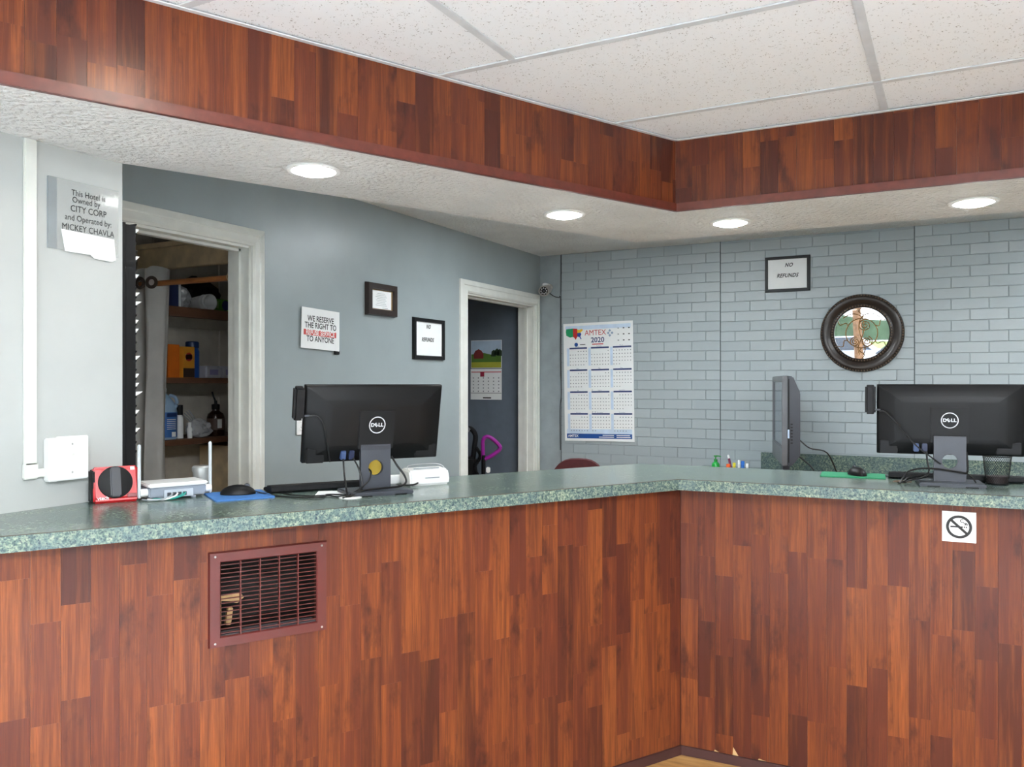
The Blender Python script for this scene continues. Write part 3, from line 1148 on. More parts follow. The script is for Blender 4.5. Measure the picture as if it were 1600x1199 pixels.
MB().tube([(.095 * math.cos(2 * math.pi * k / 24), yw, .095 * math.sin(2 * math.pi * k / 24)) for k in range(24)], .0026, 6, 2, closed=True).build('scroll_ring', BRZ, t)
for k in range(6):
    a_ = math.pi / 6 + k * math.pi / 3
    MB().tube([(.163 * math.cos(a_), -.01, .163 * math.sin(a_)), (.14 * math.cos(a_ + .12), yw, .14 * math.sin(a_ + .12)), (.115 * math.cos(a_ - .1), yw, .115 * math.sin(a_ - .1)), (.095 * math.cos(a_), yw, .095 * math.sin(a_))], .0024, 6, 4).build('scroll_wire', BRZ, t)
for cx, cz, r_, fl in ((-.04, -.055, .032, 1), (.03, -.055, .036, -1), (.02, .05, .04, 1)):
    MB().tube(scroll(cx, cz, r_, 2.2, 1.2, fl), .0028, 6, 1).build('scroll_wire', BRZ, t)
for s_ in (-1, 1):
    MB().tube([(s_ * .11, yw, .1), (s_ * .06, yw, .125), (0, yw, .105), (s_ * -.015, yw, .02), (s_ * .02, yw, -.09), (s_ * .01, yw, -.14)], .0024, 6, 4).build('scroll_wire', BRZ, t)

# big year calendar
BLUE = pm('calendar_blue', (24, 78, 152), .5)
NAVY = pm('calendar_navy', (42, 62, 112), .5)
PALE = pm('calendar_pale_blue', (205, 222, 240), .6)
CRED = pm('calendar_red', (196, 52, 62), .5)
cw, ch = .56, .893
t = thing('year_calendar', 'large white and blue 2020 wall calendar on the brick wall', 'calendar', (-2.349, FB - .003, 1.4735), rot=(0, R(-.9), 0))
MB().box(-cw / 2, cw / 2, -.0016, 0, -ch / 2, ch / 2).build('sheet', PAPER, t)
yp = -.0019


def patch(x0, x1, z0, z1, mat, name, yy=yp):
    return MB().box(x0, x1, yy - .0002, yy + .0002, z0, z1).build(name, mat, t, smooth=False)


patch(-cw / 2 + .018, cw / 2 - .018, ch / 2 - .05, ch / 2 - .02, PALE, 'tint_band')
patch(-cw / 2 + .018, cw / 2 - .018, -ch / 2 + .05, -ch / 2 + .09, PALE, 'tint_band')
patch(-cw / 2 + .018, cw / 2 - .018, -ch / 2 + .02, -ch / 2 + .055, BLUE, 'footer_band', yp - .0003)
text('lettering', 'AMTEX', .026, PAPER, t, -.21, yp - .0008, -ch / 2 + .038, bold=.0006)
for fx0, fx1, fz in ((.03, .12, .045), (.14, .245, .045), (.0, .12, .031), (.14, .25, .031)):
    patch(fx0, fx1, -ch / 2 + fz - .003, -ch / 2 + fz + .003, PAPER, 'footer_print', yp - .0007)
text('brand_name', 'AMTEX', .057, CRED, t, -.018, yp - .0006, .368, bold=0, sx=.93, res=5)
text('year', '2020', .054, NAVY, t, 0, yp - .0006, .313, bold=.001)
patch(-.045, .045, .279, .286, CRED, 'red_caption', yp - .0003)
DIA = pm('calendar_grey_blue', (150, 172, 196), .5)
for dx, dz in ((0, .018), (.018, 0), (0, -.018), (-.012, 0)):
    MB().xz([(-.011, 0), (0, -.011), (.011, 0), (0, .011)], yp - .0006, yp).build('diamond', DIA, t, (.098 + dx, 0, .362 + dz), smooth=False)
# colour-zoned map in four blocks
mapc = [((20, 150, 96), [(-.26, .385), (-.255, .405), (-.20, .408), (-.20, .345), (-.225, .340), (-.255, .355)]),
        ((196, 44, 40), [(-.20, .408), (-.165, .405), (-.165, .345), (-.178, .322), (-.19, .338), (-.20, .345)]),
        ((236, 190, 50), [(-.165, .40), (-.15, .395), (-.125, .402), (-.118, .392), (-.138, .375), (-.165, .372)]),
        ((36, 74, 160), [(-.165, .372), (-.138, .374), (-.132, .362), (-.14, .345), (-.13, .325), (-.138, .325), (-.148, .342), (-.165, .345)])]
for k, (c_, pts) in enumerate(mapc):
    MB().xz(pts, yp - .0006, yp).build('map_zone', pm('map_colour_%d' % k, c_, .5), t, smooth=False)
MB().lathe([(0, .0006), (.015, .0006), (.015, .0)], 20, axis='Y').build('round_badge', BLUE, t, (-.175, yp, .284))
patch(-.145, -.10, .281, .286, INK, 'small_logo', yp - .0003)
for q in range(9):
    MB().box(-.006, .006, yp - .0005, yp, -.004, .004).build('small_icon', INK_F if q % 3 == 0 else INK, t, (.165 + (q % 3) * .042, 0, .395 - (q // 3) * .045))
for mth in range(12):
    cx = -.165 + (mth % 3) * .176
    top = .262 - (mth // 3) * .166
    patch(cx - .066, cx + .078, top - .012, top, NAVY, 'month_bar', yp - .0003)
    patch(cx - .088, cx - .068, top - .14, top - .004, PALE, 'week_column', yp - .0002)
    wk = calendar.Calendar(6).monthdayscalendar(2020, mth + 1)
    s = '\n'.join(' '.join('%2d' % d_ if d_ else '    ' for d_ in w_) for w_ in wk)
    # numerals on a 7-column grid, joined as one printed block
    me_parts = []
    nb = MB()
    for r__, w_ in enumerate(wk):
        for c__, d_ in enumerate(w_):
            if d_:
                nb.box(cx - .060 + c__ * .022 - .0032, cx - .060 + c__ * .022 + .0032, yp - .0005, yp, top - .030 - r__ * .0255 - .003, top - .030 - r__ * .0255 + .003)
    nb.build('day_numerals', pm('print_grey', (118, 122, 130), .6), t, smooth=False)
    text('month_name', calendar.month_name[mth + 1], .011, NAVY, t, cx, yp - .0004, top + .006, res=1)

# security camera in the corner
t = thing('security_camera', 'small silver bullet security camera on the wall in the corner', 'security camera', (-2.755, BY - .012, 2.205), 0)
CAMS = pm('camera_silver', (170, 166, 160), .35, metal=.4)
MB().lathe([(0, -.004), (.026, -.004), (.026, .004), (.012, .012), (0, .012)], 20, axis='Y').build('mount_plate', CAMS, t)
MB().tube([(0, -.005, 0), (0, -.03, .004), (0, -.045, -.01)], .008, 8, 4).build('bracket', CAMS, t)
mcam = Matrix.Translation((.008, -.085, -.030)) @ Matrix.Scale(1.2, 4) @ Matrix.Rotation(R(14), 4, 'X') @ Matrix.Rotation(R(10), 4, 'Z')
MB().lathe([(0, -.045), (.026, -.045), (.030, -.035), (.030, .040), (.034, .043), (.034, .052), (.028, .052), (.027, .046), (0, .046)], 24, axis='Y', mat=mcam).build('body', CAMS, t)
MB().lathe([(0, .048), (.026, .048), (.026, .046)], 24, axis='Y', mat=mcam).build('lens_face', BLACK, t)
for k in range(8):
    a_ = k * math.pi / 4
    MB().lathe([(0, .050), (.0045, .049), (.005, .047)], 8, axis='Y', mat=mcam @ Matrix.Translation((.018 * math.cos(a_), 0, .018 * math.sin(a_)))).build('infrared_led', LOGO, t)
MB().lathe([(0, .053), (.006, .051), (.009, .047)], 12, axis='Y', mat=mcam).build('lens', GREYP, t)
MB().xz([(-.028, .006), (-.024, .022), (-.004, .026), (.018, .018), (.014, .004)], -.075, -.02, .002).build('sun_shade', WHITEP, t)
cable = tag(MB().tube([(-2.745, BY - .055, 2.16), (-2.71, BY - .022, 2.13), (-2.675, BY - .016, 2.12), (-2.661, BY - .0165, 2.10), (-2.661, BY - .0165, 1.72), (-2.659, BY - .0165, 1.55), (-2.652, BY - .02, 1.45), (-2.652, BY - .02, 1.36), (-2.664, BY - .018, 1.26), (-2.661, BY - .0165, .95)], .003, 6, 5).build('camera_cable', CABLE),
            'thin black camera cable running down the edge of the brick wall', 'cable')
cable2 = tag(MB().tube([(-2.658, BY - .0165, 2.445), (-2.658, BY - .0165, 2.3), (-2.662, BY - .0165, 2.14)], .0022, 6, 4).build('ceiling_cable', CABLE), 'thin dark cable dropping from the ceiling corner to the camera', 'cable')

# ------------------------------------------------------------------ back desk
t = thing('back_desk', 'desk with green granite-patterned backsplash against the brick wall', 'desk', (0, 5.45, 0))
DX0 = -1.55
MB().box(DX0, RX - .01, -.25, FB - 5.45 - .002, .85, .885, .002).build('desk_top', GRANITE, t)
MB().box(-1.155, RX - .01, FB - 5.45 - .024, FB - 5.45 - .002, .885, .992, .002).build('backsplash', GRANITE, t)
for x in (DX0 + .02, -.4, .8, RX - .06):
    MB().box(x, x + .025, -.23, FB - 5.45 - .01, 0, .85).build('side_panel', MAHOG, t)

# television on the desk, screen turned to the left
tn = Vector((-.87, 4.92))
dT = Vector((-math.sin(R(14.7)), math.cos(R(14.7))))
tc_ = tn + dT * .375
angT = math.atan2(-dT.y, -dT.x)      # local +x towards the near edge, -y is the screen side
t = thing('television', 'dark flat television on the back desk seen edge-on', 'television', (tc_.x, tc_.y, .885), angT)
TVB = pm('tv_charcoal', (50, 53, 62), .35)
TVF = pm('tv_bezel_grey', (92, 94, 98), .3)
# screen side looks along local -y
bz = MB()
bz.box(-.375, .375, 0, .03, .585, .62, .004)
bz.box(-.375, .375, 0, .03, .10, .205, .004)
bz.box(-.375, -.345, 0, .03, .19, .60, .004)
bz.box(.345, .375, 0, .03, .19, .60, .004)
bz.build('bezel', TVF, t)
g = N('tv_screen')
g.set((96, 108, 124), .12)
MB().box(-.346, .346, .008, .02, .20, .59).build('screen', g.m, t)
MB().yz([(.03, .10), (.055, .10), (.10, .16), (.10, .52), (.06, .615), (.03, .62)], -.37, .375, .006).build('back_shell', TVB, t)
MB().box(.372, .378, .034, .04, .12, .60).build('side_groove', BLACK, t)
for k in range(7):
    MB().box(.374, .379, .046, .058, .23 + k * .018, .236 + k * .018).build('side_vent', BLACK, t)
MB().box(.374, .380, .030, .040, .26, .31, .001).build('side_sticker', pm('sticker_blue_white', (170, 190, 215), .4), t)
MB().box(-.06, .06, .03, .07, .02, .12, .004).build('stand_neck', TVB, t)
MB().box(-.2, .2, -.08, .14, 0, .02, .006).build('stand_base', TVB, t)
MB().tube([(.30, .10, .25), (.30, .16, .20), (.26, .26, .17), (.2, .33, .03), (.15, .36, .006)], .004, 6, 5).build('power_cable', CABLE, t)
MB().tube([(.25, .10, .15), (.28, .17, .09), (.27, .2, .03), (.2, .22, .006)], .004, 6, 5).build('signal_cable', CABLE, t)

# pump bottle and little coloured bottles on the desk's left end
t = thing('pump_bottle', 'small green pump bottle at the left end of the desk', 'bottle', (-1.375, 5.40, .885))
GRN = clear_plastic('green_gel', .15, (40, 170, 70))
MB().lathe([(0, 0), (.024, 0), (.026, .005), (.026, .045), (.02, .056), (.010, .062), (.010, .066)], 20).build('bottle', GRN, t)
GP = pm('green_pump_plastic', (38, 150, 62), .35)
MB().lathe([(.012, .062), (.012, .078), (.004, .08), (.004, .094), (.012, .096), (.012, .104), (0, .105)], 16).build('pump', GP, t)
MB().tube([(0, 0, .1), (.02, 0, .1), (.034, 0, .096)], .004, 6, 3).build('spout', GP, t)
for (x, y, h_, r_, c_, nm, lb) in ((-1.20, 5.40, .075, .012, (40, 105, 190), 'glue_stick', 'blue capped glue stick on the desk'),
                                   (-1.228, 5.42, .078, .008, (226, 230, 232), 'correction_pen', 'white pen standing on the desk beside the glue stick'),
                                   (-1.252, 5.39, .062, .010, (232, 214, 60), 'highlighter', 'yellow highlighter standing on the desk'),
                                   (-1.172, 5.40, .06, .009, (225, 228, 225), 'lip_balm', 'short white tube, rightmost of the small desk items'),
                                   (-1.292, 5.40, .052, .014, (226, 92, 40), 'pencil_sharpener', 'orange pencil sharpener on the desk')):
    t = thing(nm, lb, 'stationery', (x, y, .885))
    MB().lathe([(0, 0), (r_, 0), (r_, h_ * .62), (r_ * .9, h_ * .64)], 14).build('barrel', pm('st_' + nm, c_, .35), t)
    MB().lathe([(r_ * .98, h_ * .64), (r_ * .98, h_ * .96), (r_ * .8, h_), (0, h_)], 14).build('cap', pm('stc_' + nm, tuple(min(255, k * 1.08 + 6) for k in c_), .3), t)
t = thing('marker_pen', 'tall maroon marker pen leaning on the desk', 'stationery', (-1.275, 5.42, .885), rot=(0, R(-12), 0))
MB().lathe([(0, 0), (.007, 0), (.008, .02), (.008, .085), (.007, .088)], 12).build('barrel', pm('marker_maroon', (120, 40, 80), .35), t)
MB().lathe([(.007, .088), (.007, .105), (.004, .112), (0, .112)], 12).build('cap', WHITEP, t)

# burgundy office chair behind the corner
t = thing('office_chair', 'burgundy office chair whose rounded back shows above the counter', 'chair', (-1.78, 4.05, 0), R(20))
BURG = pm('burgundy_fabric', (78, 26, 30), .8, var=.1, scale=60)
ov = []
for k in range(40):
    a_ = 2 * math.pi * k / 40
    cx_, sz_ = math.cos(a_), math.sin(a_)
    ov.append((.165 * math.copysign(abs(cx_) ** .7, cx_), .81 + .23 * math.copysign(abs(sz_) ** .8, sz_)))
MB().xz(ov, .17, .24).build('backrest', BURG, t)
MB().box(-.23, .23, -.25, .2, .44, .52, .03, 3).build('seat', BURG, t)
MB().box(-.03, .03, .22, .26, .42, .8, .006).build('back_bracket', BLACK, t)
MB().box(-.03, .03, .0, .26, .405, .44, .006).build('seat_plate', BLACK, t)
MB().lathe([(0, .08), (.03, .08), (.03, .25), (.018, .26), (.018, .43)], 16).build('gas_column', BLACK, t)
for k in range(5):
    a_ = k * 2 * math.pi / 5
    MB().box(.02, .29, -.02, .02, .065, .095, .006, mat=Matrix.Rotation(a_, 4, 'Z')).build('base_leg', BLACK, t)
    MB().lathe([(0, -.02), (.028, -.02), (.03, 0), (.028, .02), (0, .02)], 14, axis='X', mat=Matrix.Translation((.28 * math.cos(a_), .28 * math.sin(a_), .03))).build('caster', BLACK, t)


# ================================================================== COUNTER EQUIPMENT
def monitor(label, loc, rz, tilt, hand, cables):
    t = thing('computer_monitor', label, 'monitor', loc, rz)
    PW, PH = .2385, .257          # half width, height
    z0 = .105
    # base and neck
    MB().prism([(-.105, -.085), (.105, -.085), (.105, .075), (-.105, .075)], 0, .014, .003).build('base', GREYP, t)
    for s_ in (-1, 1):
        MB().box(s_ * .06 - .02, s_ * .06 + .02, -.0865, -.08, .0, .004).build('base_foot', BLACK, t)
    # neck with a round cable hole
    b = bmesh.new()
    W2, zb, zt, hr, hz = .052, .014, .175, .0255, .085
    n_ = 32
    circ_f = [b.verts.new((hr * math.cos(2 * math.pi * k / n_), -.012, hz + hr * math.sin(2 * math.pi * k / n_))) for k in range(n_)]
    circ_b = [b.verts.new((v_.co.x, .004, v_.co.z)) for v_ in circ_f]

    def rect_pt(a_):
        cx, sz = math.cos(a_), math.sin(a_)
        kx = W2 / abs(cx) if abs(cx) > 1e-6 else 1e9
        kz = ((zt - hz) if sz > 0 else (hz - zb)) / abs(sz) if abs(sz) > 1e-6 else 1e9
        k_ = min(kx, kz)
        return cx * k_, hz + sz * k_
    corner_angles = [math.atan2(zz - hz, xx) % (2 * math.pi) for xx, zz in ((W2, zt), (-W2, zt), (-W2, zb), (W2, zb))]
    angs = [2 * math.pi * k / n_ for k in range(n_)]
    for ca in corner_angles:
        i_ = min(range(n_), key=lambda q: abs(angs[q] - ca))
        angs[i_] = ca
    of = [b.verts.new((rect_pt(a_)[0], -.012, rect_pt(a_)[1])) for a_ in angs]
    ob = [b.verts.new((v_.co.x, .004, v_.co.z)) for v_ in of]
    for k in range(n_):
        k2 = (k + 1) % n_
        b.faces.new((of[k], of[k2], circ_f[k2], circ_f[k]))
        b.faces.new((ob[k2], ob[k], circ_b[k], circ_b[k2]))
        b.faces.new((circ_f[k], circ_f[k2], circ_b[k2], circ_b[k]))
        b.faces.new((of[k2], of[k], ob[k], ob[k2]))
    bmesh.ops.recalc_face_normals(b, faces=b.faces[:])
    mm = MB()
    mm._merge(b)
    mm.build('neck', GREYP, t)
    # tilted panel: pivot at the bottom centre
    T = Matrix.Translation((0, .016, z0)) @ Matrix.Rotation(R(tilt), 4, 'X')
    # back shell (towards -y): slab + bulged cover + lower chin
    sh = MB()
    b = bmesh.new()
    secs = []
    for (hw, za, zc, y) in ((PW, 0, PH, .030), (PW, 0, PH, .012), (PW - .006, .004, PH - .005, .006), (PW - .06, .045, PH - .045, -.010), (PW - .085, .06, PH - .065, -.013)):
        secs.append([b.verts.new(p) for p in ((-hw, y, za), (hw, y, za), (hw, y, zc), (-hw, y, zc))])
    for A, Bq in zip(secs, secs[1:]):
        for k in range(4):
            b.faces.new((A[k], A[(k + 1) % 4], Bq[(k + 1) % 4], Bq[k]))
    b.faces.new(secs[0])
    b.faces.new(secs[-1])
    bmesh.ops.recalc_face_normals(b, faces=b.faces[:])
    bmesh.ops.bevel(b, geom=b.edges[:], offset=.002, segments=1, affect='EDGES', clamp_overlap=True)
    sh._merge(b, T)
    sh.build('back_shell', BLACK, t)
    MB().box(-PW + .008, PW - .008, .0295, .0315, .018, PH - .012, mat=T).build('screen', pm('screen_glass', (12, 13, 16), .08), t)
    MB().box(-PW + .01, -PW + .07, -.004, .01, .002, .052, .003, mat=T).build('lower_shell', BLACKM, t)
    MB().box(PW - .09, PW - .012, -.004, .01, .008, .052, .003, mat=T).build('lower_shell', BLACKM, t)
    MB().box(-.145, .145, -.0088, .004, PH - .033, PH - .0295, mat=T @ Matrix.Translation((0, .0085, 0))).build('vent_slot', INK, t)
    MB().box(-.062, .062, -.0165, -.008, .046, .176, .002, mat=T).build('stand_cover', BLACKM, t)
    MB().box(-.05, .05, -.02, -.006, .02, .06, .002, mat=T).build('hinge_block', GREYP, t)
    for x_, c_ in ((-.108, (52, 72, 112)), (-.08, (22, 34, 66))):
        MB().box(x_ - .009, x_ + .009, -.014, .008, .012, .042, .002, mat=T).build('connector', pm('vga_blue_%d' % c_[0], c_, .4), t)
    # logo
    lg = disc_ring(.0255, .0285, -.0168, -.0175, 40)
    lg.bm.transform(T @ Matrix.Translation((0, 0, .128)))
    lg.build('logo_ring', LOGO, t)
    TT = T @ Matrix.Translation((0, -.0176, .128))

    def ltr(s, x, rot=0.0):
        o = text('logo_letter', s, .0165, LOGO, t, 0, 0, 0, bold=.0007, sx=1.05)
        o.data.transform(TT @ Matrix.Translation((x, 0, 0)) @ Matrix.Rotation(R(rot), 4, 'Y'))
    ltr('D', -.0160)
    ltr('E', -.0038, -38)
    ltr('L', .0078)
    ltr('L', .0168)
    for k, (pts, r_) in enumerate(cables):
        MB().tube(pts, r_, 6, 6).build('cable', CABLE, t)
    # edge device
    T2 = Matrix.Rotation(R(tilt), 4, 'X')
    return t, T


cabL = [([(-.108, 0, .118), (-.107, -.006, .07), (-.112, -.04, .03), (-.12, -.075, .006), (-.14, -.095, .004)], .0033),
        ([(-.075, 0, .12), (-.062, -.012, .09), (-.052, -.02, .05), (-.055, -.03, .022), (-.075, -.07, .012), (-.115, -.09, .006)], .0030),
        ([(.06, .0, .12), (.074, -.012, .09), (.098, -.02, .055), (.100, -.03, .032), (.07, -.045, .022), (.0, -.05, .02), (-.06, -.06, .018), (-.105, -.085, .008), (-.13, -.09, .004)], .0036),
        ([(-.02, .002, .08), (-.018, -.016, .07), (-.028, -.022, .045), (-.06, -.03, .022), (-.1, -.06, .01), (-.125, -.085, .004)], .0028)]
monL, TL = monitor('black computer monitor seen from behind, tilted, nearest to the white wall', (-1.705, 2.215, CT), R(58), 11, 1, cabL)
cabR = [([(-.075, 0, .118), (-.072, -.01, .08), (-.068, -.018, .05), (-.08, -.02, .03), (-.1, 0, .018), (-.15, -.01, .006), (-.17, -.03, .004)], .0036),
        ([(.055, .0, .12), (.056, -.008, .085), (.056, -.014, .055), (.05, -.02, .046), (.03, -.022, .048), (-.03, -.022, .056), (-.09, -.022, .058), (-.135, -.024, .045), (-.155, -.032, .02), (-.165, -.04, .004)], .0036),
        ([(.05, -.016, .046), (.062, -.016, .038), (.075, -.03, .022), (.08, -.05, .006)], .0025),
        ([(-.05, .01, .03), (-.09, .0, .032), (-.13, -.005, .025), (-.15, -.02, .008)], .0028),
        ([(-.04, .015, .02), (-.08, .005, .022), (-.125, -.0, .014), (-.145, -.015, .004)], .0028)]
monR, TR = monitor('black computer monitor seen from behind, facing the brick wall, right of the green mouse pad', (-.013, 3.365, CT), R(7), 2.5, 1, cabR)


def edge_reader(label, mon, T, loc, rz, cab):
    t = thing('card_reader', label, 'card reader', loc, rz)
    b = MB().prism([(-.020, -.016), (.012, -.016), (.016, .0), (.016, .022), (-.014, .022), (-.022, .006)], 0, .108, .007)
    b.bm.transform(T @ Matrix.Translation((-.2585, 0, .147)))
    b.build('body', BLACKM, t)
    c_ = MB().box(-.006, .012, -.020, -.014, .006, .012, .001)
    c_.bm.transform(T @ Matrix.Translation((-.240, 0, .155)))
    c_.build('plug', GREYP, t)
    c_ = MB().tube(cab, .0027, 6, 6)
    c_.build('cable', CABLE, t)
    return t


edge_reader('black rounded card reader clipped to the left edge of the tilted monitor', monL, TL, (-1.705, 2.215, CT), R(58),
            [(-.232, -.033, .262), (-.205, -.036, .262), (-.185, -.030, .235), (-.175, -.025, .20), (-.165, -.015, .16), (-.155, .0, .125), (-.15, .01, .11)])
edge_reader('black rounded card reader on the left edge of the right-hand monitor', monR, TR, (-.013, 3.365, CT), R(7),
            [(-.232, -.006, .262), (-.215, -.008, .262), (-.185, -.012, .235), (-.15, -.02, .19), (-.11, -.026, .14), (-.06, -.022, .098), (-.03, -.018, .075)])


def rounded_rect(w, h, r, n=5):
    pts = []
    for cx, cy, a0 in ((w - r, h - r, 0), (-w + r, h - r, 90), (-w + r, -h + r, 180), (w - r, -h + r, 270)):
        for k in range(n + 1):
            a_ = R(a0 + 90 * k / n)
            pts.append((cx + r * math.cos(a_), cy + r * math.sin(a_)))
    return pts


def mouse(label, loc, rz, cab):
    t = thing('computer_mouse', label, 'mouse', loc, rz)
    b = MB()
    b.sphere((0, 0, .002), .032, .056, .030, 24)
    for v_ in b.bm.verts:
        if v_.co.z < 0.002:
            v_.co.z = 0.0005
        v_.co.x *= 1 - .12 * (v_.co.y / .052) ** 2
    b.build('shell', BLACK, t)
    MB().lathe([(0, -.004), (.009, -.004), (.010, 0), (.009, .004), (0, .004)], 14, axis='X', mat=Matrix.Translation((0, .028, .026))).build('scroll_wheel', GREYP, t)
    MB().tube(cab, .0018, 6, 5).build('cable', CABLE, t)


def keyboard(label, loc, rz, w=.22, d=.065):
    t = thing('keyboard', label, 'keyboard', loc, rz)
    MB().yz([(-d, .008), (-d, .024), (-d + .012, .027), (d, .012), (d, .002), (-d + .02, .002)], -w, w, .002).build('case', BLACKM, t)
    km = MB().box(-.0082, .0082, -.0078, .0078, 0, .006, .0012, 1).mesh('key', False)
    km.materials.append(BLACK)
    for r__ in range(5):
        y = -d + .024 + r__ * .0195
        z = .0245 - (y + d) * .125
        nk = int((2 * w - .02) / .0195)
        for c__ in range(nk):
            link('key', km, t, (-w + .02 + c__ * .0195, y, z))
    return t


# blue pad, mouse, keyboard on the left run
BLUEPAD = pm('blue_pad_cloth', (58, 112, 176), .8, var=.05, scale=80)
RL = R(58)
t = tag(MB().prism(rounded_rect(.093, .105, .012), 0, .004, .001).build('mouse_pad', BLUEPAD, None, (-2.045, 1.945, CT), RL), 'blue mouse pad beside the router', 'mouse pad')
mouse('black mouse on the blue mouse pad', (-2.055, 1.95, CT + .004), R(-48), [(0, .05, .010), (.01, .075, .004), (-.01, .10, -.001), (-.035, .13, -.002), (-.03, .17, -.002)])
keyboard('black keyboard behind the tilted monitor', (-1.92, 2.22, CT), RL, .20, .055)
# loose leads on the counter by the keyboard
t = tag(MB().tube([(-2.02, 2.0, CT + .003), (-1.93, 1.985, CT + .003), (-1.82, 1.99, CT + .003), (-1.77, 2.03, CT + .004), (-1.80, 2.09, CT + .003), (-1.735, 2.105, CT + .004)], .0024, 6, 6).build('loose_cable', CABLE), 'thin black lead curling across the counter before the keyboard', 'cable')
t = tag(MB().tube([(-1.985, 2.06, CT + .003), (-1.90, 2.03, CT + .003), (-1.83, 2.035, CT + .003), (-1.78, 2.07, CT + .004), (-1.73, 2.06, CT + .003), (-1.72, 2.10, CT + .003)], .0022, 6, 6).build('loose_cable', CABLE), 'short black lead by the cable hole of the tilted monitor', 'cable')
t = tag(MB().lathe([(0, 0), (.036, 0), (.036, .002), (.030, .0035), (0, .0035)], 28).build('cable_grommet', WHITEP, None, (-1.70, 2.083, CT)), 'round white cable grommet in the counter', 'grommet')
t = tag(MB().prism([(-.08, -.06), (.07, -.065), (.075, .05), (-.07, .055)], 0, .0012).build('paper_sheet', PAPER, None, (-1.80, 2.15, CT + .0006), R(40), smooth=False), 'white paper lying under the monitor stand cables', 'paper')

# white card terminal
t = thing('office_device', 'small white office device on the counter right of tilted monitor', 'device', (-1.695, 2.495, CT), R(60))
MB().yz([(-.045, 0), (-.05, .022), (-.038, .054), (.03, .060), (.05, .045), (.05, 0)], -.078, .078, .006).build('body', WHITEP, t)
MB().box(-.05, .05, -.018, -.012, .056, .0605, .0008, mat=Matrix.Rotation(R(0), 4, 'X')).build('paper_slot', INK_F, t)
MB().box(-.02, .035, -.0525, -.046, .026, .029, .0006).build('seam', INK_F, t)
MB().tube([(-.07, -.01, .055), (-.066, 0, .068), (-.02, .01, .072), (.05, .01, .071), (.074, .0, .062), (.078, -.012, .045)], .0013, 6, 5).build('wire_guide', LOGO, t)
MB().tube([(-.05, -.05, .012), (-.075, -.06, .008), (-.11, -.03, .006), (-.16, .0, .004)], .003, 6, 5).build('cable', CABLE, t)
# yellow object behind the neck
t = thing('yellow_cup', 'yellow object standing behind the tilted monitor stand', 'container', (-1.883, 2.452, CT), R(58))
YEL = pm('yellow_plastic', (236, 186, 20), .35)
MB().lathe([(0, 0), (.034, 0), (.036, .004), (.034, .125), (.036, .128), (.036, .134), (.032, .134), (.032, .006), (0, .006)], 28).build('cup', YEL, t)
MB().lathe([(.0358, .03), (.0364, .03), (.0362, .09), (.0356, .09)], 28).build('label_band', pm('yellow_pale', (242, 204, 70), .4), t)
t = tag(MB().box(-.035, .035, -.02, .02, 0, .028, .003).build('note_pad', PAPER, None, (-1.805, 2.475, CT), R(58)), 'thick white note pad behind the tilted monitor', 'note pad')

# router
t = thing('wifi_router', 'white and grey router with two upright antennas by the red phone base', 'router', (-2.222, 1.832, CT), R(68))
RG = pm('router_grey', (150, 158, 170), .4)
MB().yz([(-.055, .008), (-.058, .03), (-.062, .040), (.055, .042), (.058, .02), (.05, .004)], -.088, .088, .004).build('body', RG, t)
MB().box(-.092, .092, -.066, .058, .040, .052, .004).build('lid', WHITEP, t)
MB().box(-.045, .045, -.0635, -.055, .006, .030, .001).build('port_panel', pm('router_port_grey', (176, 184, 194), .4), t)
for k in range(4):
    MB().box(-.036 + k * .016, -.024 + k * .016, -.0642, -.060, .010, .022, .0005).build('network_port', GREYP, t)
for s_ in (-1, 1):
    MB().lathe([(0, -.012), (.012, -.012), (.013, 0), (.012, .012), (0, .012)], 16, axis='X', mat=Matrix.Translation((s_ * .098, -.035, .024))).build('antenna_hinge', WHITEP, t)
    ax, lean = (-.112, -.004) if s_ < 0 else (.108, .004)
    MB().box(ax - .0045, ax + .0045, -.040, -.032, .008, .175, .002).build('antenna', pm('antenna_grey', (196, 202, 206), .4), t)
TEAL = pm('teal_cable', (30, 140, 130), .4)
for k, (mt, x) in enumerate(((TEAL, .012), (TEAL, .02), (PAPER, -.004), (INK_F, -.02))):
    MB().tube([(x, -.064, .018), (x - .012, -.078, .012), (x - .04, -.082, .005), (x - .07, -.072, .004), (x - .085, -.045, .004)], .0026, 6, 5).build('network_cable', mt, t)
for s_ in (-1, 1):
    MB().box(s_ * .05 - .008, s_ * .05 + .008, -.05, .04, 0, .006, .001).build('foot', RG, t)

# small tin behind the router
t = thing('metal_tin', 'small round silver tin with a lid behind the router', 'tin', (-2.262, 1.985, CT))
TIN = pm('tin_silver', (176, 178, 176), .35, metal=.5)
MB().lathe([(0, 0), (.028, 0), (.029, .003), (.029, .068)], 28).build('can', TIN, t)
MB().lathe([(.029, .066), (.032, .066), (.032, .080), (.027, .085), (0, .087)], 28).build('lid', TIN, t)

# red phone base
t = thing('phone_base', 'red cordless phone base with a black round cradle against the white wall', 'phone', (-2.292, 1.672, CT), R(64))
PRED = pm('glossy_red_plastic', (186, 14, 22), .3, var=.04)
MB().yz([(-.030, 0), (-.036, .012), (-.014, .108), (.0, .110), (.012, .10), (.022, 0)], -.062, .066, .006).build('body', PRED, t)
MB().yz([(.016, 0), (.012, .08), (.02, .085), (.030, .06), (.040, .0)], -.066, .04, .003).build('rear_support', BLACKM, t)
MB().box(-.068, -.056, -.022, .022, .004, .10, .004).build('side_panel', BLACKM, t)
tl = Matrix.Translation((0, -.0262, .062)) @ Matrix.Rotation(R(-13), 4, 'X')
ph = MB().lathe([(0, .003), (.046, .003), (.049, .001), (.049, -.004)], 40, axis='Y')
ph.bm.transform(tl)
ph.build('round_cradle', BLACKM, t)
ph = MB().box(-.015, .015, -.0075, .001, -.044, .046, .004)
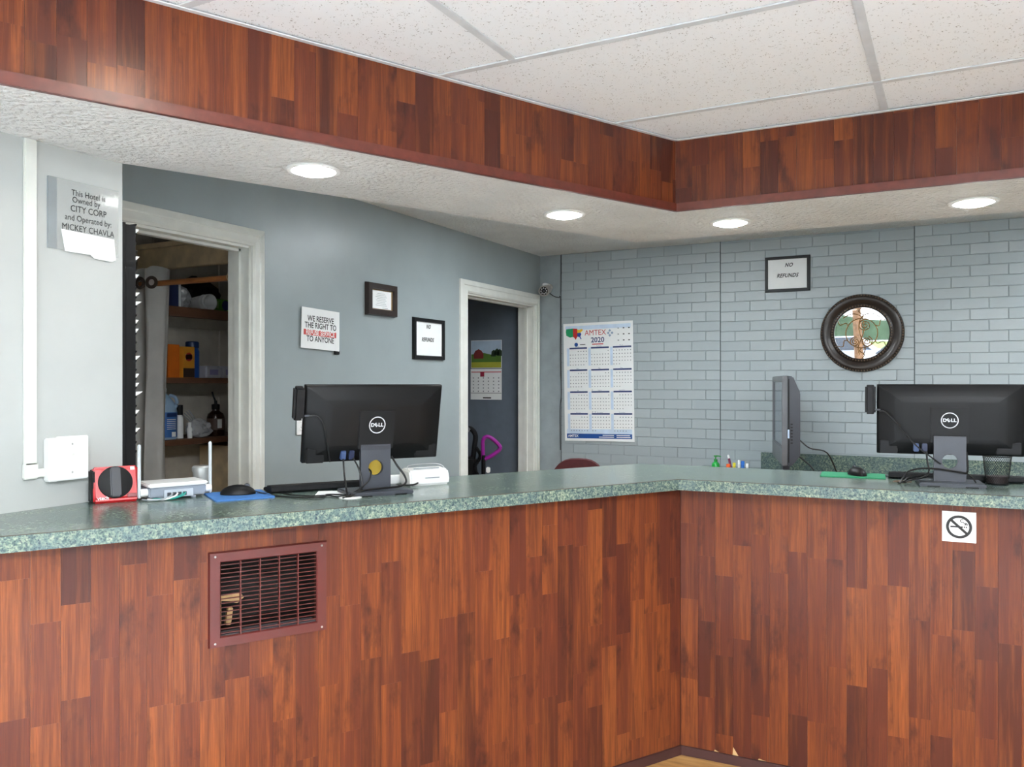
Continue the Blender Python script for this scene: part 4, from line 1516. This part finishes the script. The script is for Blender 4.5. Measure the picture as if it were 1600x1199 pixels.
ph.bm.transform(tl)
ph.build('handset_groove', pm('groove_gloss', (26, 28, 36), .4), t)
o = text('brand_name', 'vtech', .015, PAPER, t, 0, 0, 0, bold=.0003)
o.data.transform(Matrix.Translation((-.036, -.0362, .016)) @ Matrix.Rotation(R(-13), 4, 'X'))
ph = MB().box(-.006, .006, -.0006, 0, -.005, .005)
ph.bm.transform(Matrix.Translation((.050, -.0155, .1015)) @ Matrix.Rotation(R(-13), 4, 'X'))
ph.build('corner_sticker', PAPER, t)
ph = MB().box(-.014, .014, -.003, .001, -.006, .006, .002)
ph.bm.transform(Matrix.Translation((.046, -.0335, .020)) @ Matrix.Rotation(R(-13), 4, 'X'))
ph.build('button', pm('dark_red_button', (120, 14, 20), .3), t)

# right run: green pad, mouse, keyboard, pencil cup, grommet
GREENPAD = pm('green_pad_cloth', (36, 132, 92), .8, var=.05, scale=80)
t = tag(MB().prism(rounded_rect(.118, .085, .01), 0, .004, .001).build('mouse_pad', GREENPAD, None, (-.352, 3.515, CT), R(5)), 'green mouse pad left of the right-hand monitor', 'mouse pad')
mouse('black mouse on the green mouse pad', (-.335, 3.51, CT + .004), R(28), [(0, .05, .012), (.03, .07, .004), (.08, .03, -.002), (.14, -.04, -.002), (.2, -.09, -.002)])
keyboard('black keyboard behind the right-hand monitor', (.0, 3.545, CT), R(5), .225, .06)
t = tag(MB().lathe([(0, 0), (.032, 0), (.032, .002), (.026, .0035), (0, .0035)], 28).build('cable_grommet', pm('brown_plastic', (88, 70, 56), .5), None, (-.168, 3.385, CT)), 'round brown cable grommet under the right-hand monitor cables', 'grommet')
t = thing('pencil_cup', 'black wire mesh pencil cup beside the right-hand monitor', 'cup', (.139, 3.462, CT))
mesh_ = MB()
rt, rb, hh = .046, .036, .102
nw = 36
for dr in (-1, 1):
    for k in range(nw):
        a0 = 2 * math.pi * k / nw
        pts = []
        for q in range(5):
            f_ = q / 4
            rr = rb + (rt - rb) * f_
            a_ = a0 + dr * f_ * 1.5
            pts.append((rr * math.cos(a_), rr * math.sin(a_), .004 + f_ * (hh - .006)))
        mesh_.tube(pts, .00055, 3, 1, cap=False)
o = mesh_.build('wire_mesh', BLACK, t)
o['kind'] = 'stuff'
MB().tube([(rt * math.cos(2 * math.pi * k / 32), rt * math.sin(2 * math.pi * k / 32), hh) for k in range(32)], .002, 6, 1, closed=True).build('rim', BLACK, t)
MB().lathe([(0, 0), (rb, 0), (rb + .001, .004), (rb + .001, .007), (0, .005)], 28).build('base', BLACK, t)
MB().lathe([(rb - .003, .006), (rb - .001, .03), (0, .032)], 20).build('clip_pile', pm('dark_clips', (48, 36, 36), .6), t, label='dark clutter in the bottom of the cup')


# ================================================================== CLOSET
SHELF = pm('brown_shelf_board', (98, 66, 46), .6, var=.12, scale=18)
SX0, SX1 = -3.948, -3.6


def item(name, label, cat, x, y, z, rz=0.0):
    return thing(name, label, cat, (x, y, z), rz)


for z, lb in ((1.163, 'lower brown closet shelf holding jug and brown bottle'), (1.489, 'middle brown closet shelf holding orange boxes'), (1.863, 'top brown closet shelf holding bags and cups')):
    t = thing('closet_shelf', lb, 'shelf', (SX0, 2.88, z))
    MB().box(0, SX1 - SX0, 0, .915, -.02, 0, .001).build('board', SHELF, t)
    MB().box(SX1 - SX0 - .001, SX1 - SX0 + .012, 0, .915, -.028 if z < 1.8 else -.05, .002, .001).build('front_lip', SHELF, t)
    MB().box(0, .02, 0, .915, -.08, -.02).build('wall_cleat', CLOSET, t)
for y in (3.15, 3.62):
    struct(MB().box(-3.95, -3.935, y - .03, y + .03, 0, 2.45).build('trim_%d' % (1 if y < 3.3 else 2), CLOSET), 'pale batten on the closet wall')
# overhead boards and rod
BEAM = pm('tan_painted_board', (226, 204, 166), .6, var=.1, scale=14)
tag(MB().box(-3.945, GX2 - .002, 3.02, 3.06, 2.075, 2.19, .003).build('overhead_board', BEAM), 'wide tan board across the top of the closet', 'board')
tag(MB().box(-3.945, GX2 - .002, 3.0, 3.02, 2.19, 2.215, .003).build('overhead_batten', BEAM), 'thin tan batten along the top of the closet board', 'board')
rod = thing('curtain_rod', 'brown wooden curtain rod across the closet', 'rod', (-3.45, 2.80, 1.957))
MB().tube([(-.495, 0, .005), (.48, 0, 0)], .014, 12, 1).build('pole', pm('rod_wood', (142, 88, 46), .5, var=.1), rod)
for x in (-.492, .478):
    MB().lathe([(0, -.006), (.03, -.006), (.03, .006), (0, .006)], 16, axis='X', mat=Matrix.Translation((x, 0, .0))).build('rod_socket', SHELF, rod)
# curtain with grommets
cur = thing('curtain', 'grey-white curtain with large grommets gathered on the closet rod', 'curtain', (-3.60, 2.80, 0))
b = bmesh.new()
cols, rows_ = 60, 24
CUR = pm('grey_white_curtain', (236, 235, 232), .85, var=.05, scale=7)
grid = []
for i in range(cols + 1):
    u = i / cols
    x = -.42 + u * .55
    colv = []
    for j in range(rows_ + 1):
        w_ = j / rows_
        z = 2.035 - w_ * 1.85 - .012 * math.cos(u * 31)
        amp = .045 * (1 - .25 * w_)
        y = amp * math.sin(u * 27 + .5) + .008 * math.sin(u * 60 + w_ * 5)
        colv.append(b.verts.new((x + .012 * math.sin(w_ * 4 + u * 9), y - .0, z)))
    grid.append(colv)
for i in range(cols):
    for j in range(rows_):
        # leave the rod pass through cloth: holes are rings below
        b.faces.new((grid[i][j], grid[i + 1][j], grid[i + 1][j + 1], grid[i][j + 1]))
bmesh.ops.solidify(b, geom=b.faces[:], thickness=.002)
mm = MB()
mm._merge(b)
mm.build('cloth', CUR, cur)
for x, yo, an in ((.108, -.045, 25), (.03, -.050, 5)):
    gm = MB().lathe([(.016, -.004), (.03, -.004), (.032, 0), (.03, .004), (.016, .004), (.016, -.004)], 24, axis='Y')
    gm.build('grommet', pm('grommet_bronze', (60, 52, 46), .4), cur, (x, yo, 1.96), R(an))
# wire hanger on the rod
t = thing('wire_hook', 'pale wire hook hanging on the right end of the rod', 'hook', (-3.0, 2.80, 1.957), R(70))
MB().tube([(-.01, 0, -.014), (-.019, 0, .004), (-.008, 0, .021), (.008, 0, .019), (.018, 0, .0), (.010, 0, -.03), (.004, 0, -.07)], .0022, 6, 6).build('hook', pm('hanger_wire', (190, 170, 130), .4), t)
MB().tube([(.004, 0, -.066), (.004, 0, -.10)], .004, 8, 1).build('shank_tip', pm('hanger_wire', (190, 170, 130), .4), t)

ORANGE = pm('orange_carton', (206, 104, 26), .5)
YELC = pm('yellow_orange_carton', (222, 150, 46), .5)


def carton(label, x, y, z, w, d, h, mat, rz=0.0, emblem=None):
    t = item('carton', label, 'box', x, y, z, rz)
    MB().box(-d / 2, d / 2, -w / 2, w / 2, 0, h, .001).build('box', mat, t)
    MB().box(-d / 2 + .004, d / 2 - .004, -w / 2, w / 2, h, h + .0015).build('top_flap', mat, t)
    if emblem:
        o = MB().lathe([(0, .001), (w * .3, .001), (w * .3, 0)], 20, axis='X', mat=Matrix.Translation((d / 2, 0, h * .68)))
        o.build('round_emblem', emblem, t)
        MB().box(d / 2, d / 2 + .001, -w * .28, w * .28, h * .60, h * .76).build('emblem_panel', PAPER, t)
        MB().box(d / 2, d / 2 + .001, -w / 2 + .002, w / 2 - .002, h * .02, h * .32).build('dark_panel', pm('carton_dark', (60, 44, 36), .5), t)
    return t


carton('tall plain orange carton on the middle closet shelf', -3.75, 3.055, 1.489, .075, .11, .18, ORANGE)
carton('yellow-orange carton with round emblem on the middle closet shelf', -3.70, 3.135, 1.489, .078, .055, .17, YELC, 0, pm('carton_red', (176, 40, 34), .5))
# blue bottle in clear wrap
t = item('blue_bottle', 'blue plastic bottle with a wide cap on the middle shelf', 'bottle', -3.74, 3.215, 1.489)
BB = pm('blue_bottle_plastic', (36, 84, 160), .35)
MB().lathe([(0, 0), (.036, 0), (.038, .006), (.038, .15), (.030, .17)], 24).build('bottle', BB, t)
MB().lathe([(.034, .168), (.036, .17), (.036, .20), (.03, .205), (0, .205)], 24).build('cap', pm('navy_cap', (28, 52, 96), .4), t)
for k in range(2):
    t = item('tissue_pack', 'white printed tissue pack, %s of the pair on the middle shelf' % ('left' if k == 0 else 'right'), 'tissue pack', -3.74, 3.315 + k * .115, 1.489)
    MB().box(-.06, .06, -.054, .054, 0, .07, .008).build('wrapper', pm('tissue_wrap', (190, 190, 200), .5), t)
    MB().box(.059, .0612, -.03, .03, .02, .05).build('print', pm('tissue_print', (150, 146, 190), .5), t)
# gallon jug
t = item('cleaner_jug', 'translucent blue gallon jug with a blue label on the lower shelf', 'jug', -3.72, 3.0, 1.163)
JUG = pm('jug_blue_plastic', (150, 178, 204), .3)
MB().lathe([(0, 0), (.070, 0), (.075, .008), (.075, .15), (.068, .185), (.04, .225), (.020, .245), (.020, .258)], 28).build('body', JUG, t)
MB().lathe([(.022, .250), (.024, .25), (.024, .272), (0, .274)], 20).build('cap', WHITEP, t)
MB().tube([(.03, .025, .235), (.055, .04, .222), (.062, .045, .19), (.055, .035, .165)], .009, 8, 4).build('handle', JUG, t)
MB().lathe([(.0757, .012), (.0760, .012), (.0760, .145), (.0757, .145)], 28).build('label', pm('jug_label_blue', (60, 108, 176), .4), t)
for k in range(6):
    MB().box(.0762, .0768, -.03, .025, .055 + k * .010, .058 + k * .010).build('label_line', PAPER, t)
MB().box(.0762, .0768, -.03, .03, .12, .14).build('label_title', pm('label_navy', (30, 50, 100), .4), t)
MB().box(.0762, .0768, .0, .025, .015, .04).build('label_panel', PAPER, t)
# small white bottle with dark cap
t = item('small_bottle', 'small white bottle with a dark cap beside the blue jug', 'bottle', -3.70, 3.098, 1.163)
MB().lathe([(0, 0), (.018, 0), (.019, .004), (.019, .11), (.012, .128)], 18).build('bottle', WHITEP, t)
MB().lathe([(.014, .126), (.016, .126), (.016, .18), (0, .182)], 16).build('cap', BLACKM, t)
# brown bottle with pump
t = item('amber_bottle', 'dark brown bottle with a black pump and paper label', 'bottle', -3.70, 3.345, 1.163)
AMB = pm('amber_glass', (44, 26, 18), .2)
MB().lathe([(0, 0), (.046, 0), (.048, .006), (.048, .105), (.042, .125), (.020, .142), (.019, .155)], 24).build('bottle', AMB, t)
MB().lathe([(.022, .15), (.022, .178), (.008, .182), (.008, .20)], 16).build('pump_collar', BLACKM, t)
MB().tube([(0, 0, .195), (-.005, -.012, .225), (-.006, -.02, .25)], .005, 8, 3).build('pump_nozzle', BLACKM, t)
MB().lathe([(.0485, .035), (.0488, .035), (.0488, .10), (.0485, .10)], 24).build('label_wrap', pm('brown_label', (90, 70, 60), .5), t)
MB().box(.0475, .0492, -.03, .0, .045, .095).build('label_panel', PAPER, t)


def crumple(name, label, cat, loc, rx, ry, rz_, mat, seed, sub=3):
    rnd = random.Random(seed)
    b = bmesh.new()
    bmesh.ops.create_icosphere(b, subdivisions=sub, radius=1)
    for v_ in b.verts:
        k = 1 + rnd.uniform(-.22, .16)
        v_.co = Vector((v_.co.x * rx * k, v_.co.y * ry * k, max(v_.co.z, -.75) * rz_ * (1 + rnd.uniform(-.15, .15))))
    zmin = min(v_.co.z for v_ in b.verts)
    for v_ in b.verts:
        v_.co.z -= zmin
    bmesh.ops.recalc_face_normals(b, faces=b.faces[:])
    mm = MB()
    mm._merge(b)
    return tag(mm.build(name, mat, None, loc, smooth=False), label, cat)


CLEAR = clear_plastic('clear_bag_film', .35, (205, 208, 212))
crumple('plastic_bag', 'crumpled clear plastic bag on the lower shelf before the brown bottle', 'plastic bag', (-3.67, 3.20, 1.1645), .06, .075, .055, CLEAR, 5)
t = item('plastic_cutlery_bundle', 'bundle of clear wrapped cutlery leaning on the lower shelf', 'cutlery', -3.69, 3.16, 1.163)
for k in range(4):
    MB().box(-.006, .006, -.085, .085, -.001, .001, mat=Matrix.Translation((.012 * k - .02, .03, .075 + .004 * k)) @ Matrix.Rotation(R(-38 - 4 * k), 4, 'X')).build('utensil', CLEAR, t)
MB().lathe([(0, 0), (.013, 0), (.014, .05), (.009, .062), (.009, .085), (0, .086)], 14).build('small_vial', WHITEP, t, (.03, -.03, 0))
crumple('plastic_bag', 'crumpled clear plastic bag in the middle of the top shelf', 'plastic bag', (-3.74, 3.11, 1.8645), .07, .075, .07, CLEAR, 8)
crumple('dark_bag', 'dark crumpled bag at the back of the top shelf', 'bag', (-3.84, 3.33, 1.8645), .07, .16, .11, BLACKM, 9)
carton('purple-grey carton on the top shelf beside the curtain', -3.74, 2.99, 1.863, .06, .10, .115, pm('purple_carton', (94, 82, 128), .5))
t = item('magazine_sleeve', 'upright blue and white sleeve on the top shelf', 'sleeve', -3.70, 3.038, 1.863)
MB().box(-.07, .07, -.006, .006, 0, .135, .001).build('sleeve', pm('sleeve_blue', (52, 66, 110), .4), t)
MB().box(.07, .0715, -.007, .007, 0, .135).build('white_edge', PAPER, t)
# stack of foam cups lying on its side
t = thing('cup_stack', 'stack of white foam cups lying on the top shelf', 'cups', (-3.70, 3.228, 1.863 + .0445))
for k in range(3):
    MB().lathe([(.031, -.05), (.043, .05), (.0455, .052), (.0455, .056), (.042, .056), (.041, .05), (.03, -.046), (0, -.046), (0, -.05), (.031, -.05)], 28, axis='X', mat=Matrix.Translation((.035 - k * .022, 0, 0))).build('foam_cup', WHITEP, t)
# green bag of pads
t = item('green_package', 'green plastic package with a dark blue round emblem on the top shelf', 'package', -3.70, 3.37, 1.863)
MB().box(-.05, .05, -.085, .085, 0, .075, .014, 3).build('package', pm('green_wrap', (88, 150, 38), .35), t)
MB().lathe([(0, .0012), (.028, .0012), (.028, -.002)], 24, axis='X', mat=Matrix.Translation((.050, .002, .04))).build('round_emblem', pm('emblem_navy', (34, 40, 96), .4), t)
MB().box(.0495, .0512, -.08, -.05, .02, .06).build('white_corner_print', pm('pale_green_print', (170, 200, 130), .4), t)
MB().box(.0495, .0512, .04, .075, .01, .05).build('yellow_print', pm('yellow_green_print', (150, 160, 50), .4), t)
# low cabinet and a leaning piece of wood under the lower shelf
t = thing('low_cabinet', 'tan wooden cabinet side under the lower closet shelf', 'cabinet', (-3.62, 3.56, 0))
MB().box(-.3, .12, -.14, .2, 0, 1.10, .004).build('carcass', BEAM, t)
MB().box(.12, .135, -.13, .19, .02, 1.08, .003).build('door', BEAM, t)
t = tag(MB().xz([(-.02, 0), (.02, 0), (.026, .5), (.01, .93), (.016, 1.08), (-.016, 1.09), (-.022, .98), (-.012, .9), (-.028, .5)], -.012, .012, .004).build('chair_post', pm('red_brown_wood', (96, 52, 34), .5), None, (-3.50, 3.32, 0), R(80)), 'carved red-brown wooden post standing under the lower shelf', 'post')

# ================================================================== BACK ROOM
t = thing('hanging_calendar', 'month calendar with a barn photograph on the dark wall through doorway', 'calendar', (-3.306, 5.744, 1.565))
cw2 = .141
MB().box(-cw2, cw2, -.002, 0, .018, .242).build('picture_page', PAPER, t)
FG = pm('field_green', (112, 140, 44), .6)
SKYB = pm('pale_sky', (176, 196, 216), .6)
MB().box(-cw2 + .003, cw2 - .003, -.0026, -.002, .10, .238).build('picture_sky', SKYB, t)
MB().xz([(-cw2 + .003, .022), (cw2 - .003, .022), (cw2 - .003, .12), (.05, .125), (-.02, .14), (-cw2 + .003, .13)], -.0030, -.0026).build('picture_hill', pm('hill_green', (84, 120, 50), .6), t, smooth=False)
MB().box(-cw2 + .003, cw2 - .003, -.0033, -.0030, .022, .066).build('picture_field', pm('field_yellow', (170, 170, 60), .6), t)
MB().xz([(-.115, .095), (-.025, .095), (-.025, .135), (-.045, .16), (-.07, .172), (-.10, .158), (-.115, .135)], -.0034, -.0030).build('picture_barn', pm('barn_red', (120, 44, 44), .6), t, smooth=False)
for x, z_ in ((.07, .14), (.10, .15), (.125, .145)):
    MB().xz([(x - .025, z_ - .03), (x + .02, z_ - .03), (x + .018, z_ + .012), (x, z_ + .025), (x - .02, z_ + .01)], -.0034, -.0030).build('picture_tree', pm('tree_dark', (40, 58, 40), .6), t, smooth=False)
MB().box(-cw2 - .004, cw2, -.002, 0, -.235, .012).build('month_page', PAPER, t)
MB().box(-cw2 + .002, cw2 - .004, -.0025, -.002, -.016, -.010).build('header_rule', CRED, t)
MB().box(-.055, -.018, -.0026, -.002, -.05, -.012).build('month_block', pm('month_maroon', (150, 32, 60), .5), t)
gr = MB()
for r__ in range(5):
    for c__ in range(6):
        x, z_ = -.12 + c__ * .047, -.06 - r__ * .027
        gr.box(x - .004, x + .004, -.0025, -.002, z_ - .005, z_ + .005)
gr.build('day_numerals', pm('print_grey', (118, 122, 130), .6), t, smooth=False)
MB().box(-cw2 - .002, cw2 - .002, -.0025, -.002, -.183, -.180).build('footer_rule', INK, t)
MB().box(-.03, .045, -.0026, -.002, -.225, -.215).build('footer_print', INK, t)

# purple-handled vacuum
PUR = pm('purple_plastic', (146, 26, 140), .3)
t = thing('vacuum_cleaner', 'upright vacuum cleaner with a purple loop handle in the far doorway', 'vacuum', (-3.04, 5.235, 0), R(28))
MB().box(-.10, .10, -.13, .10, 0, .11, .03, 3).build('floor_head', BLACK, t)
MB().lathe([(0, .10), (.07, .10), (.075, .14), (.075, .48), (.06, .56), (.03, .60), (0, .6)], 24).build('dust_canister', GREYP, t)
MB().box(-.03, .03, .04, .09, .1, .7, .01).build('spine', BLACK, t)
MB().tube([(0, .065, .65), (0, .065, .93)], .016, 12, 1).build('handle_tube', BLACK, t)
MB().tube([(0, .065, .86), (-.004, .065, .96), (-.004, .065, 1.035), (.02, .065, 1.066), (.06, .065, 1.055), (.118, .065, 1.00), (.118, .065, .97), (.07, .065, .93), (.01, .065, .90)], .0145, 10, 6).build('loop_handle', PUR, t)
MB().box(.02, .05, .04, .09, .80, .84, .006).build('switch_block', WHITEP, t)
# black vacuum with hose beside it
t = thing('vacuum_cleaner', 'black upright vacuum cleaner with coiled hose left of the purple handle', 'vacuum', (-3.27, 5.43, 0), R(28))
MB().box(-.11, .11, -.06, .16, 0, .12, .03, 3).build('floor_head', BLACK, t)
MB().xz([(-.09, .1), (.09, .1), (.08, .6), (.045, .9), (-.045, .9), (-.08, .6)], -.05, .07, .02).build('body', BLACK, t)
MB().tube([(-.02, .0, .86), (-.06, -.0, .98), (-.05, .0, 1.07), (-.005, .0, 1.115), (.04, .0, 1.07), (.035, .0, .98), (.02, 0, .86)], .020, 10, 6).build('handle_grip', BLACKM, t)
MB().tube([(-.058, -.004, 1.0), (-.05, -.006, 1.075), (-.005, -.006, 1.122)], .0215, 10, 5).build('grip_insert', pm('grip_grey', (120, 124, 130), .4), t)
hs = []
for k in range(26):
    hs.append((.06 + .022 * math.sin(k * .9), -.06 + .012 * math.cos(k * .9), .3 + k * .027))
MB().tube(hs, lambda f_: .014 + .002 * math.sin(f_ * 260), 8, 4).build('hose', BLACKM, t)

# ================================================================== OUTSIDE (seen only in the mirror)
struct(MB().box(-40, 40, -90, FY - .16, -.4, -.12).build('ground_lawn', pm('lawn_green', (120, 142, 70), .9, var=.2, scale=1.5)), 'lawn outside the lobby window')
struct(MB().box(-40, 40, -34, -15, -.12, -.10).build('ground_road', pm('asphalt', (128, 132, 140), .9, var=.1, scale=2)), 'grey asphalt outside the lobby window')
struct(MB().box(-40, 40, -14.5, FY - .16, -.12, -.09).build('ground_bounce', pm('bounce_concrete', (214, 212, 206), .9, var=.05, scale=2)), 'added pale forecourt bouncing daylight in through the lobby window')  # pale ground added to throw daylight up at the ceiling
b = MB()
hp = [(-45, 0)]
for k in range(31):
    hp.append((-45 + k * 3, 2.1 + .7 * math.sin(k * .7) + .4 * math.sin(k * 1.9)))
hp.append((45, 0))
struct(b.xz(hp, -92, -88).build('tree_line', pm('distant_trees', (70, 88, 70), .9, var=.2, scale=.6)), 'distant wooded hills')
t = thing('tree', 'brown tree trunk outside reflected in round mirror', 'tree', (-1.95, -9.0, -.12))
MB().tube([(0, 0, 0), (.03, 0, 1.2), (-.02, .02, 2.6), (.05, 0, 4.2)], lambda f_: .11 - .03 * f_, 12, 4).build('trunk', pm('bark', (116, 84, 58), .9, var=.3, scale=10, bump=.6, bscale=20, bdist=.03), t)
crn = MB()
rc = random.Random(2)
for k in range(40):
    a_, e_, r_ = rc.uniform(0, 6.28), rc.uniform(-.3, 1), rc.uniform(.6, 1.6)
    crn.sphere((r_ * math.cos(a_), r_ * math.sin(a_), 4.6 + e_ * 1.2), .55, n=6)
crn.build('crown', pm('leaf_green', (84, 116, 54), .9, var=.25, scale=4), t)
CARW = pm('car_white', (236, 238, 242), .25)
for x, y, lb, mt in ((-1.1, -19.5, 'white parked car outside reflected in mirror, nearer one', CARW), (-3.9, -24, 'silver parked car outside reflected in mirror, farther one', pm('car_silver', (176, 186, 204), .25))):
    t = thing('parked_car', lb, 'car', (x, y, -.10), R(4))
    MB().xz([(-2.2, .3), (-2.25, .7), (-1.9, .86), (-1.2, .92), (1.1, .95), (1.9, .86), (2.2, .7), (2.2, .3)], -.85, .85, .06).build('body', mt, t)
    MB().xz([(-1.25, .9), (-.6, 1.42), (.55, 1.45), (1.2, .92)], -.72, .72, .05).build('cabin', pm('car_glass', (50, 58, 70), .1), t)
    MB().box(-.6, .56, -.70, .70, 1.41, 1.47, .03).build('roof', mt, t)
    for wx in (-1.4, 1.4):
        for wy in (-.8, .8):
            MB().lathe([(0, -.1), (.3, -.1), (.32, 0), (.3, .1), (0, .1)], 20, axis='Y', mat=Matrix.Translation((wx, wy, .32))).build('wheel', BLACKM, t)

# ================================================================== third level: pieces that belong to a part
NEST = {'logo_ring': ['stand_cover'], 'logo_letter': ['stand_cover'], 'connector': ['back_shell'], 'vent_slot': ['back_shell'], 'base_foot': ['base'],
        'key': ['case'], 'lettering': ['sheet', 'board', 'acrylic_plate', 'footer_band'], 'text_line': ['sheet'], 'red_band': ['board'], 'slot': ['plate'], 'socket': ['plate'],
        'toggle': ['cover_plate'], 'toggle_bezel': ['cover_plate'], 'infrared_led': ['lens_face'], 'lens': ['lens_face'], 'bead_row': ['frame'],
        'scroll_wire': ['scroll_ring'], 'month_bar': ['sheet'], 'week_column': ['sheet'], 'day_numerals': ['sheet', 'month_page'], 'month_name': ['sheet'], 'tint_band': ['sheet'],
        'map_zone': ['sheet'], 'small_icon': ['sheet'], 'diamond': ['sheet'], 'footer_band': ['sheet'], 'brand_name': ['sheet', 'body'], 'year': ['sheet'], 'red_caption': ['sheet'],
        'small_logo': ['sheet'], 'round_badge': ['sheet'], 'label_line': ['label'], 'label_title': ['label'], 'label_panel': ['label', 'label_wrap'], 'picture_sky': ['picture_page'],
        'picture_hill': ['picture_page'], 'picture_field': ['picture_page'], 'picture_barn': ['picture_page'], 'picture_tree': ['picture_page'], 'header_rule': ['month_page'],
        'month_block': ['month_page'], 'footer_rule': ['month_page'], 'footer_print': ['month_page', 'sheet'], 'ban_ring': ['sticker'], 'ban_slash': ['sticker'], 'cigarette': ['sticker'], 'smoke': ['sticker'],
        'network_port': ['port_panel'], 'round_emblem': ['box', 'package'], 'emblem_panel': ['box'], 'dark_panel': ['box'], 'handset_groove': ['round_cradle'], 'caster': ['base_leg'],
        'white_corner_print': ['package'], 'yellow_print': ['package'], 'print': ['wrapper'], 'spout': ['pump'], 'side_vent': ['back_shell'], 'side_sticker': ['back_shell'], 'side_groove': ['back_shell']}
for root in [o for o in bpy.data.objects if o.parent is None]:
    kids = list(root.children)
    first = {}
    for c in kids:
        first.setdefault(c.name.split('.')[0], c)
    for c in kids:
        for pn in NEST.get(c.name.split('.')[0], ()):
            p = first.get(pn)
            if p is not None and p is not c and p.name.split('.')[0] != 'footer_band':
                mloc = p.matrix_basis.inverted() @ c.matrix_basis
                c.parent = p
                c.matrix_basis = mloc
                break

GROUPS = {'closet_shelf': 'brown shelves in the closet', 'carton': 'cartons on the closet shelves', 'tissue_pack': 'tissue packs on the middle shelf', 'computer_monitor': 'computer monitors on the counter',
          'keyboard': 'keyboards on the counter', 'computer_mouse': 'computer mice on the counter', 'mouse_pad': 'mouse pads on the counter', 'card_reader': 'card readers on the monitors',
          'cable_grommet': 'cable grommets in the counter', 'plastic_bag': 'plastic bags in the closet', 'vacuum_cleaner': 'vacuum cleaners in the back room', 'framed_sign': 'framed no-refunds notices',
          'ceiling_fill_panel': 'added ceiling fill panels', 'parked_car': 'cars parked outside', 'loose_cable': 'loose leads on the counter'}
for o in bpy.data.objects:
    if o.parent is None and 'category' in o and 'group' not in o:
        g_ = GROUPS.get(o.name.split('.')[0])
        if g_:
            o['group'] = g_
